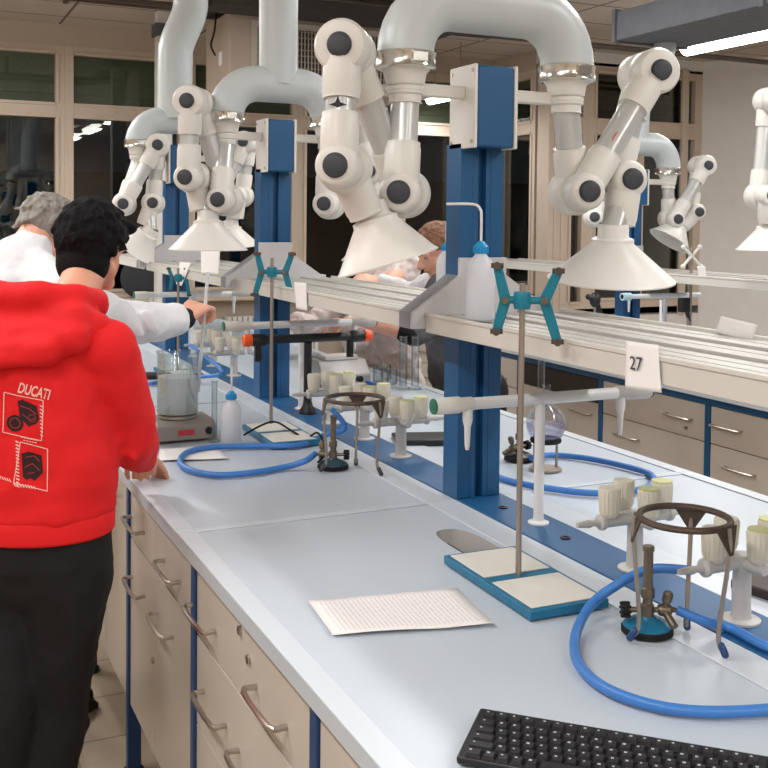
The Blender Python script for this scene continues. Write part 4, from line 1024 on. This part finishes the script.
an = [V((at(24, 800, y=2.44).x, 2.42, .09)), V((at(-18, 800, y=2.44).x, 2.44, .09))]
for h, k, a in zip(hips, kn, an): g.chain([(h, .075), (k, .055), (a, .04)])
body = g.build('body', SKIN, boy, remesh=.0055, smo=2)
facebits(Q, R3, boy, HAIRB, .93)
hr = hair(Q, R3, boy, HAIRB, s=.95, nape=.068, thick=.017, n=330, cut=-.01, front=.04, seed=4, ln=.02, sides=-.062)
# hoodie
g = G()
g.chain([(B(0, .0, 1.34), .11), (B(0, 0, 1.2), .140), (B(0, 0, 1.02), .143)])
g.chain([(B(.08, .0, 1.31), .09), (B(.065, 0, 1.1), .128), (B(.055, 0, 1.02), .130)]); g.chain([(B(-.08, .0, 1.31), .10), (B(-.07, 0, 1.1), .135), (B(-.065, 0, 1.02), .135)])
n = 48; rings = []
for z, k in ((1.10, .85), (1.06, .98), (1.01, 1.0), (.985, 1.01), (.97, .98)):
    rings.append([g.bm.verts.new(B(math.cos(2*PI*i/n)*.186*k, math.sin(2*PI*i/n)*.150*k, z)) for i in range(n)])
g.skin(rings)
g.chain([(B(0, 0, 1.40), .07), (Rsh, .068), (Rsh.lerp(Rel, .5), .072), (Rel, .070), (Rel + (Rwr-Rel)*.5, .056), (Rel + (Rwr-Rel)*.9, .042)])
g.chain([(B(0, 0, 1.40), .07), (Lsh, .075), (Lel, .066), (Lel + (Lwr-Lel)*.9, .044)])
for (a, b, r) in ((Rel + V((-.06, -.045, .01)), Rel + V((.0, -.068, -.04)), .010), (Rel + V((-.06, -.05, .08)), Rel + V((.02, -.066, .03)), .010), (Rel + V((-.055, -.045, .14)), Rel + V((.01, -.06, .11)), .010)):
    g.cap(a, b, r, r)
hood_ = folds(g.build('hoodie', HOODIE, boy, remesh=.009, smo=5), .11, .03)
# draped hood of the hoodie
g = G()
arc = [B(.10, .09, 1.435), B(.125, .04, 1.455), B(.115, -.02, 1.465), B(.05, -.07, 1.475), B(-.04, -.08, 1.475), B(-.105, -.035, 1.465), B(-.115, .03, 1.455), B(-.08, .085, 1.44)]
for a, b in zip(arc, arc[1:]): g.cap(a, b, .033, .033)
g.cap(B(.12, -.05, 1.42), B(-.11, -.06, 1.43), .045, .045); g.cap(B(.13, -.075, 1.385), B(-.12, -.085, 1.385), .045, .05); g.cap(B(.09, -.10, 1.36), B(-.11, -.105, 1.355), .040, .044)
g.cap(B(.155, -.01, 1.40), B(.10, -.07, 1.39), .04); g.cap(B(-.17, -.03, 1.39), B(-.10, -.08, 1.38), .048)
g.cap(B(.165, -.04, 1.365), B(.08, -.12, 1.345), .016, .018); g.cap(B(.08, -.12, 1.345), B(-.06, -.14, 1.33), .018, .018); g.cap(B(-.06, -.14, 1.33), B(-.16, -.09, 1.33), .018, .018)
folds(g.build('hood', HOODIE, boy, remesh=.008, smo=4), .08, .022)
# waistband
g = G(); n = 48
rings = []
for z, k in ((.928, .97), (.933, .995), (.972, 1.0), (.979, .98)):
    rings.append([g.bm.verts.new(B(math.cos(2*PI*i/n)*.186*k, math.sin(2*PI*i/n)*.150*k, z)) for i in range(n)])
g.skin(rings); g.build('waistband', HOODIE, boy)
# trousers
g = G()
g.cap(B(.045, .0, .86), B(-.045, 0, .86), .125, .125)
n = 40; g.skin([[g.bm.verts.new(B(math.cos(2*PI*i/n)*.178, math.sin(2*PI*i/n)*.137, z)) for i in range(n)] for z in (.86, .965)])
for h, k, a in zip(hips, kn, an): g.chain([(h + V((0, 0, -.03)), .098), (h.lerp(k, .5), .090), (k, .078), (k.lerp(a, .5), .072), (a + V((0, 0, .0)), .068)])
for (a, b) in ((kn[0]+V((.05, -.04, .03)), kn[0]+V((-.06, -.05, -.02))), (kn[0]+V((.06, -.02, -.06)), kn[0]+V((-.04, -.06, -.09)))): g.cap(a, b, .018)
folds(g.build('trousers', TROU, boy, remesh=.009, smo=4), .09, .022)
for a in an:
    q = V((a.x, a.y, 0)); G().cap(q + V((0, 0, .045)) - fb*.06, q + V((0, 0, .04)) + fb*.12, .045, .04).box(-.05, .05, -.11, .17, 0, .02, M.Translation(q) @ M.Rotation(math.atan2(fb.y, fb.x)-PI/2, 4, 'Z')).build('shoe', BLACKR, boy, remesh=.008, smo=3)
# back print
bx = -rb  # dummy
def onback(px, py): return at(px, py, y=2.30)
bpy.context.view_layer.update()
def wrap(o, off=.0016):
    md = o.modifiers.new('wrap', 'SHRINKWRAP'); md.target = hood_; md.wrap_method = 'PROJECT'; md.use_project_x = False; md.use_project_y = True; md.use_negative_direction = False; md.use_positive_direction = True; md.offset = off; md.wrap_mode = 'ABOVE_SURFACE'
def printpoly(polys, name, m, off):
    g = G()
    for pl in polys:
        pts = [onback(*p) for p in pl]; g.poly(pts)
    bmesh.ops.triangulate(g.bm, faces=g.bm.faces[:]); bmesh.ops.subdivide_edges(g.bm, edges=g.bm.edges[:], cuts=3, use_grid_fill=True)
    o = g.build(name, m, hood_); wrap(o, off); return o
def stroke(p, q, w):
    dx, dy = q[0]-p[0], q[1]-p[1]; L = math.hypot(dx, dy) or 1; nx, ny = -dy/L*w/2, dx/L*w/2
    return [(p[0]+nx, p[1]+ny), (q[0]+nx, q[1]+ny), (q[0]-nx, q[1]-ny), (p[0]-nx, p[1]-ny)]
def strokes(pts, w, closed=True):
    return [stroke(pts[i], pts[(i+1) % len(pts)], w) for i in range(len(pts) if closed else len(pts)-1)]
def disc(c, r, n=16, ry=None): return [(c[0]+r*math.cos(2*PI*i/n), c[1]+(ry or r)*math.sin(2*PI*i/n)) for i in range(n)]
lines = strokes([(9, 400), (47.5, 406), (45, 446), (7, 440)], .9) + strokes([(24, 448.5), (51, 454), (50, 496), (17, 490)], .9)
for i in range(5): lines.append([(10+i*0, 0), (0, 0), (0, 1)]) if False else None
random.seed(5)
for i in range(9): lines += strokes([(44, 411+i*3.6), (46.5, 412.5+i*3.6)], 1.1, False)
for i in range(14): lines += strokes([(19.5, 448+i*3.4), (22.5, 449.5+i*3.4)], 1.4, False)
for i in range(6): lines += strokes([(2+i*2.2, 485+i*.3), (3.4+i*2.2, 488+i*.3)], 1.0, False)
for i in range(8): lines += strokes([(17+i*2.8, 489.5+i*.4), (18.8+i*2.8, 493+i*.3)], 1.2, False)
for i in range(6): lines += strokes([(25+i*2.8, 443.5+i*.4), (27+i*2.8, 443.9+i*.4)], .9, False)
for i in range(5): lines += strokes([(27+i*2.8, 446.5+i*.4), (29+i*2.8, 446.9+i*.4)], .9, False)
printpoly(lines, 'print_outline', PRINTW, .0022)
bike = [disc((19, 430), 8.5), disc((36, 424), 6.5), [(22, 410), (30, 407), (41, 412), (43, 425), (33, 433), (24, 424)], [(22, 407), (28, 405.5), (29, 409), (22, 411)],
        disc((36, 474), 9), [(25, 460), (33, 458), (45, 461), (46, 478), (38, 487), (26, 480)], disc((30, 482), 4)]
printpoly(bike[:4], 'motorbike_print', PRINTK, .0015)
printpoly(bike[4:], 'engine_print', PRINTK, .0015)
printpoly(strokes(disc((19, 430), 5.2, 12), .7) + strokes(disc((36, 424), 3.6, 10), .5) + strokes([(24, 412), (34, 415), (40, 420)], .8, False) + strokes([(26, 420), (34, 426), (39, 424)], .6, False), 'print_highlight', mat('rust print', '#a3342f', .8), .0021)
printpoly(strokes([(29, 464), (38, 462), (43, 467)], .7, False) + strokes([(28, 474), (36, 470), (43, 476)], .7, False) + strokes([(31, 480), (38, 479)], .7, False), 'engine_highlight', mat('rust ink', '#a3342f', .8), .0021)
# DUCATI lettering
p0_ = onback(21.5, 398.5); p1_ = onback(53, 405); uh = (p1_-p0_).normalized(); nn = V((-.2, -1, 0)).normalized(); nn = (nn - uh*nn.dot(uh)).normalized(); uv_ = nn.cross(uh)
mx = M(((uh.x, uv_.x, nn.x, p0_.x), (uh.y, uv_.y, nn.y, p0_.y), (uh.z, uv_.z, nn.z, p0_.z), (0, 0, 0, 1)))
tx = text('DUCATI', .027, mx, 'lettering', PRINTW, hood_, 0, bold=.0006)
L0 = max((mx.inverted() @ (v.co + WL[hood_])).x for v in tx.data.vertices); sc = (p1_-p0_).length / L0
tx.data.transform(M.Translation(-WL[hood_]) @ mx @ M.Diagonal((sc, 1.15, 1, 1)) @ mx.inverted() @ M.Translation(WL[hood_]))
wrap(tx, .0024)

# ---- man in the lab coat
fm = V((.75, .66, 0)).normalized(); rm = V((fm.y, -fm.x, 0)); C = V((.30, 3.36, 0))
hc = at(48, 232, y=3.50)
man = thing('person', (C.x, C.y, 0), 'person with grey hair in white lab coat reaching over the beaker with a glass tube', 'person')
def B(r, f, z): return C + rm*r + fm*f + V((0, 0, z))
g = G(); Q, R3 = head(g, hc, V((.80, .60, 0)), math.radians(38), 1.04)
nk = V((hc.x-.09, hc.y-.07, hc.z-.08))
hw = at(181, 319, y=3.56); hnd = at(200, 304, y=3.62)
Rsh = B(.19, .03, 1.40); Rel = at(118, 324, y=3.42); Lsh = B(-.19, .03, 1.40); Lel = B(-.25, .2, 1.15); Lwr = V((.62, 3.95, 1.05))
g.chain([(Q(0, -.03, -.03), .055), (nk, .06)]); g.chain([(nk, .07), (B(0, 0, 1.25), .12), (B(0, -.02, .95), .13)])
g.chain([(nk, .06), (Rsh, .05), (Rel, .04), (hw, .027)]); g.chain([(nk, .06), (Lsh, .05), (Lel, .04), (Lwr, .027)])
hand(g, hw, (hnd-hw), V((-.35, -.5, .75)), 1.22, .95); hand(g, Lwr, V((.4, .2, -.3)), (0, 0, 1), 1, .5)
ft = at(70, 728, z=0)
hips = [B(.09, 0, .9), B(-.09, 0, .9)]; an = [V((ft.x-.06, ft.y+.02, .09)), V((ft.x-.3, ft.y+.1, .09))]
for h, a in zip(hips, an): g.chain([(h, .085), (h.lerp(a, .5), .055), (a, .04)])
g.build('body', SKINP, man, remesh=.0055, smo=2)
facebits(Q, R3, man, HAIRG, 1.04)
hair(Q, R3, man, HAIRG, s=1.04, thick=.006, n=300, cut=.0, front=.06, seed=9, ln=.028, sides=-.05)
g = G()
g.chain([(nk.lerp(hc, .32), .072), (nk + V((-.03, -.03, -.035)), .09), (B(-.02, .02, 1.40), .13), (B(0, -.01, 1.15), .15), (B(0, -.02, .9), .17), (B(0, -.02, .62), .19)])
g.chain([(B(.09, 0, 1.34), .11), (B(.08, 0, 1.0), .14), (B(.09, 0, .62), .15)]); g.chain([(B(-.09, 0, 1.34), .11), (B(-.08, 0, 1.0), .14), (B(-.09, 0, .62), .15)])
g.chain([(nk + V((.0, -.0, -.03)), .085), (Rsh, .09), (Rel, .078), (Rel.lerp(hw, .5), .068), (Rel.lerp(hw, .86), .058)])
g.chain([(B(0, 0, 1.42), .08), (Lsh, .085), (Lel, .07), (Lel.lerp(Lwr, .9), .05)])
for a, b, r in ((Rel+V((.0, -.062, .03)), Rel+V((.06, -.055, -.03)), .016), (Rel+V((.08, -.045, .04)), Rel+V((.12, -.04, -.02)), .013), (Rel+V((-.06, -.06, .04)), Rel+V((-.02, -.068, -.02)), .015), (B(.12, -.1, 1.3), B(.0, -.15, 1.2), .02)): g.cap(a, b, r)
folds(g.build('lab_coat', COAT, man, remesh=.009, smo=4), .08, .03)
g = G().cap(Rel.lerp(hw, .88), Rel.lerp(hw, 1.06), .052, .040); g.build('cuff', CUFF, man, remesh=.006, smo=2)
g = G()
for h, a in zip(hips, an): g.chain([(h, .1), (h.lerp(a, .5), .08), (a, .065)])
g.build('trousers', TROU, man, remesh=.01, smo=3)
for a in an:
    q = V((a.x, a.y, 0)); G().cap(q + V((0, 0, .05)) - fm*.04, q + V((0, 0, .042)) + fm*.15, .05, .042).box(-.048, .048, -.09, .19, 0, .02, M.Translation(q) @ M.Rotation(math.atan2(fm.y, fm.x)-PI/2, 4, 'Z')).build('shoe', BOOT, man, remesh=.008, smo=3)
# glass tube in his hand
g1 = at(208, 272, y=3.60); g2_ = at(198, 392, y=3.58)
tag(G().tube([g1, at(204, 320, y=3.61), g2_], .0065, 12, 4).build('glass_tube', mat('milky glass rod', '#dfe3e4', .2, alpha=.75)), 'long glass tube held in the hand and dipping in the beaker', 'glass tube')

# ---- persons beyond the bench
C = V((2.50, 4.35, 0)); fp_ = V((-.93, .36, 0)).normalized(); rp_ = V((fp_.y, -fp_.x, 0))
boy2 = thing('person', (C.x, C.y, 0), 'person with short brown hair in dark grey top bending behind the middle post', 'person')
def B(r, f, z): return C + rp_*r + fp_*f + V((0, 0, z))
hc = at(437, 249, y=4.45)
g = G(); Q, R3 = head(g, hc, V((-.96, .1, 0)), math.radians(28), 1.12)
nk = V((hc.x+.06, hc.y-.04, 1.42)); ch = V((2.40, 4.38, 1.26))
Rsh = V((2.36, 4.55, 1.30)); Lsh = V((2.38, 4.2, 1.28)); Lwr = at(366, 322, y=4.3)
Lel = at(412, 333, y=4.2)
g.chain([(Q(0, -.03, -.03), .055), (nk, .058)]); g.chain([(nk, .07), (ch, .12), (V((ch.x+.05, 4.35, 1.0)), .13), (V((ch.x+.1, 4.35, .9)), .13)])
g.chain([(nk, .06), (Lsh, .05), (Lel, .045), (Lwr, .03)]); hand(g, Lwr, V((-1, .1, .05)), (0, -.3, 1), 1, .5)
Re = at(412, 296, y=4.65); Rw = at(380, 281, y=4.75)
g.chain([(nk, .06), (Rsh, .05), (Re, .042), (Rw, .028)]); hand(g, Rw, V((-1, -.1, .2)), (0, -.5, 1), 1, .6)
hx = ch.x+.12
for s in (-.09, .09): g.chain([(V((hx, 4.35+s, .88)), .085), (V((hx, 4.35+s, .5)), .055), (V((hx+.02, 4.35+s, .08)), .04)])
g.build('body', SKINP, boy2, remesh=.006, smo=2)
facebits(Q, R3, boy2, HAIRN, 1.12)
hair(Q, R3, boy2, HAIRN, s=1.12, thick=.006, n=260, cut=.02, front=.06, seed=12, ln=.018, sides=-.02)
g = G(); g.chain([(ch + V((-.0, 0, .02)), .14), (V((ch.x+.03, 4.35, 1.0)), .155), (V((ch.x+.08, 4.35, .85)), .15)])
g.chain([(nk + V((.03, 0, -.04)), .085), (Lsh, .08), (Lel + V((.02, 0, 0)), .065)]); g.cap(ch + V((0, -.12, 0)), V((ch.x+.06, 4.25, .9)), .1, .13); g.cap(ch + V((0, .12, 0)), V((ch.x+.06, 4.45, .9)), .1, .13)
folds(g.build('jersey', GREYC, boy2, remesh=.01, smo=4), .09, .03)
g = G(); g.chain([(nk + V((.02, .02, -.06)), .08), (Rsh, .088), (Re, .068), (Re.lerp(Rw, .9), .045)]); folds(g.build('white_sleeve', COAT, boy2, remesh=.009, smo=3), .06, .03)
G().cap(Lel.lerp(Lwr, -.02), Lel.lerp(Lwr, .12), .058, .055).build('elbow_band', CUFF, boy2, remesh=.006, smo=2)
g = G()
for s in (-.09, .09): g.chain([(V((hx, 4.35+s, .84)), .115), (V((hx, 4.35+s, .5)), .08), (V((hx+.02, 4.35+s, .09)), .065)])
g.build('trousers', TROU, boy2, remesh=.012, smo=3)
for s in (-.09, .09): G().cap((hx+.04, 4.35+s, .045), (hx-.12, 4.35+s, .04), .045, .04).build('shoe', BLACKR, boy2)

C = V((2.42, 5.05, 0))
p4 = thing('person', (C.x, C.y, 0), 'person in pale creased lab coat bending over the bench, head hidden behind a hood', 'person')
hc = at(384, 250, y=5.05)
g = G(); Q, R3 = head(g, hc, V((-.9, -.1, 0)), math.radians(45), 1.0)
nk = hc + V((.13, 0, -.09)); ch = V((2.30, 5.05, 1.22)); 
g.chain([(Q(0, -.03, -.03), .055), (nk, .058)]); g.chain([(nk, .07), (ch, .12), (V((2.4, 5.05, .95)), .13)])
Ls = V((2.22, 4.85, 1.25)); Le = V((2.08, 4.8, 1.06)); Lw = at(352, 322, y=4.8)
Rs = V((2.22, 5.25, 1.25)); Re = V((2.05, 5.3, 1.06)); Rw = V((1.9, 5.2, 1.1))
g.chain([(nk, .06), (Ls, .05), (Le, .04), (Lw, .028)]); hand(g, Lw, (-1, .1, .1), (0, 0, 1), 1, .6)
g.chain([(nk, .06), (Rs, .05), (Re, .04), (Rw, .028)]); hand(g, Rw, (-1, -.1, .0), (0, 0, 1), 1, .6)
for s in (-.09, .09): g.chain([(V((2.42, 5.05+s, .88)), .085), (V((2.42, 5.05+s, .5)), .055), (V((2.44, 5.05+s, .08)), .04)])
g.build('body', SKINP, p4, remesh=.006, smo=2)
hair(Q, R3, p4, HAIRB, thick=.012, n=120, seed=22)
g = G(); g.chain([(ch, .15), (V((2.36, 5.05, 1.0)), .17), (V((2.42, 5.05, .6)), .17)]); g.cap(ch + V((0, .13, 0)), V((2.42, 5.2, .6)), .11, .14); g.cap(ch + V((0, -.13, 0)), V((2.42, 4.9, .6)), .11, .14)
g.chain([(Ls, .08), (Le, .075), (Le.lerp(Lw, .85), .055)]); g.chain([(Rs, .08), (Re, .075), (Re.lerp(Rw, .85), .055)]); g.cap(nk.lerp(hc, .12), ch, .105, .14)
for i in range(5): g.cap(V((2.22+.02*i, 4.9, 1.2-.07*i)), V((2.3, 4.8+.05*i, 1.1-.07*i)), .02)
folds(g.build('lab_coat', COATP, p4, remesh=.01, smo=3), .07, .05)
g = G()
for s in (-.09, .09): g.chain([(V((2.42, 5.05+s, .8)), .1), (V((2.42, 5.05+s, .5)), .075), (V((2.44, 5.05+s, .09)), .06)])
g.build('trousers', TROU, p4, remesh=.012, smo=3)
for s in (-.09, .09): G().cap((2.46, 5.05+s, .045), (2.3, 5.05+s, .04), .045, .04).build('shoe', BLACKR, p4)

# marks on the two large arms: a black emblem and a red one
def markdisc(p, n_, polys, m, par, name):
    n_ = V(n_).normalized(); u = V((0, 0, 1)).cross(n_).normalized(); w = n_.cross(u); g = G()
    for pl in polys: g.prism([p + u*a + w*b for a, b in pl], n_*.0008)
    return g.build(name, m, par)
k1 = at(346, 50, y=2.36); k2 = at(342, 167, y=2.33); n1 = V(nL).normalized()
mc = k1.lerp(k2, .5) + n1*(.041+.0372)
markdisc(mc, n1, [[(-.022, 0), (-.006, .006), (0, .022), (.006, .006), (.022, 0), (.006, -.004), (0, -.008), (-.006, -.004)], [(-.01, -.012), (0, -.024), (.01, -.012), (0, -.015)]], BLACK, A1, 'emblem')
ka = at(578, 192, y=2.40); kb = at(648, 74, y=2.40); n2 = V(nR).normalized(); mc = ka.lerp(kb, .44) + n2*(.041+.0372) - r_*.012
dg = (kb-ka).normalized(); sdv = dg.cross(n2).normalized(); g = G()
ov = [(math.cos(2*PI*i/16)*.008, math.sin(2*PI*i/16)*.02) for i in range(16)]
g.prism([mc + sdv*a + dg*b - n2*.0015 for a, b in ov], n2*.002); g.build('emblem', mat('red sticker', '#d4374a', .5), A2)
cx = XC+.004-DX; g = G(); vn = V((-.44, -.9, 0)).normalized(); vu = V((0, 0, 1)).cross(vn).normalized(); pc = V((cx, Y1, 1.86)) + vn*.0375
for i, w in enumerate((.012, 0, .007, .009, .006, .009, .004)):
    if w: g.prism([pc + vu*(-w) + V((0, 0, .03-.01*i)), pc + vu*w + V((0, 0, .03-.01*i)), pc + vu*w + V((0, 0, .032-.01*i)), pc + vu*(-w) + V((0, 0, .032-.01*i))], vn*.0006)
g.build('printed_label', mat('grey print', '#77797c', .6), A1)

# ------------------------------------------------------------------ world and view
w = bpy.data.worlds.new('night'); scene.world = w; w.use_nodes = True
w.node_tree.nodes['Background'].inputs['Color'].default_value = (.02, .024, .03, 1); w.node_tree.nodes['Background'].inputs['Strength'].default_value = .4
scene.view_settings.view_transform = 'Standard'; scene.view_settings.look = 'None'
scene.view_settings.exposure = 0.22; scene.view_settings.gamma = 1
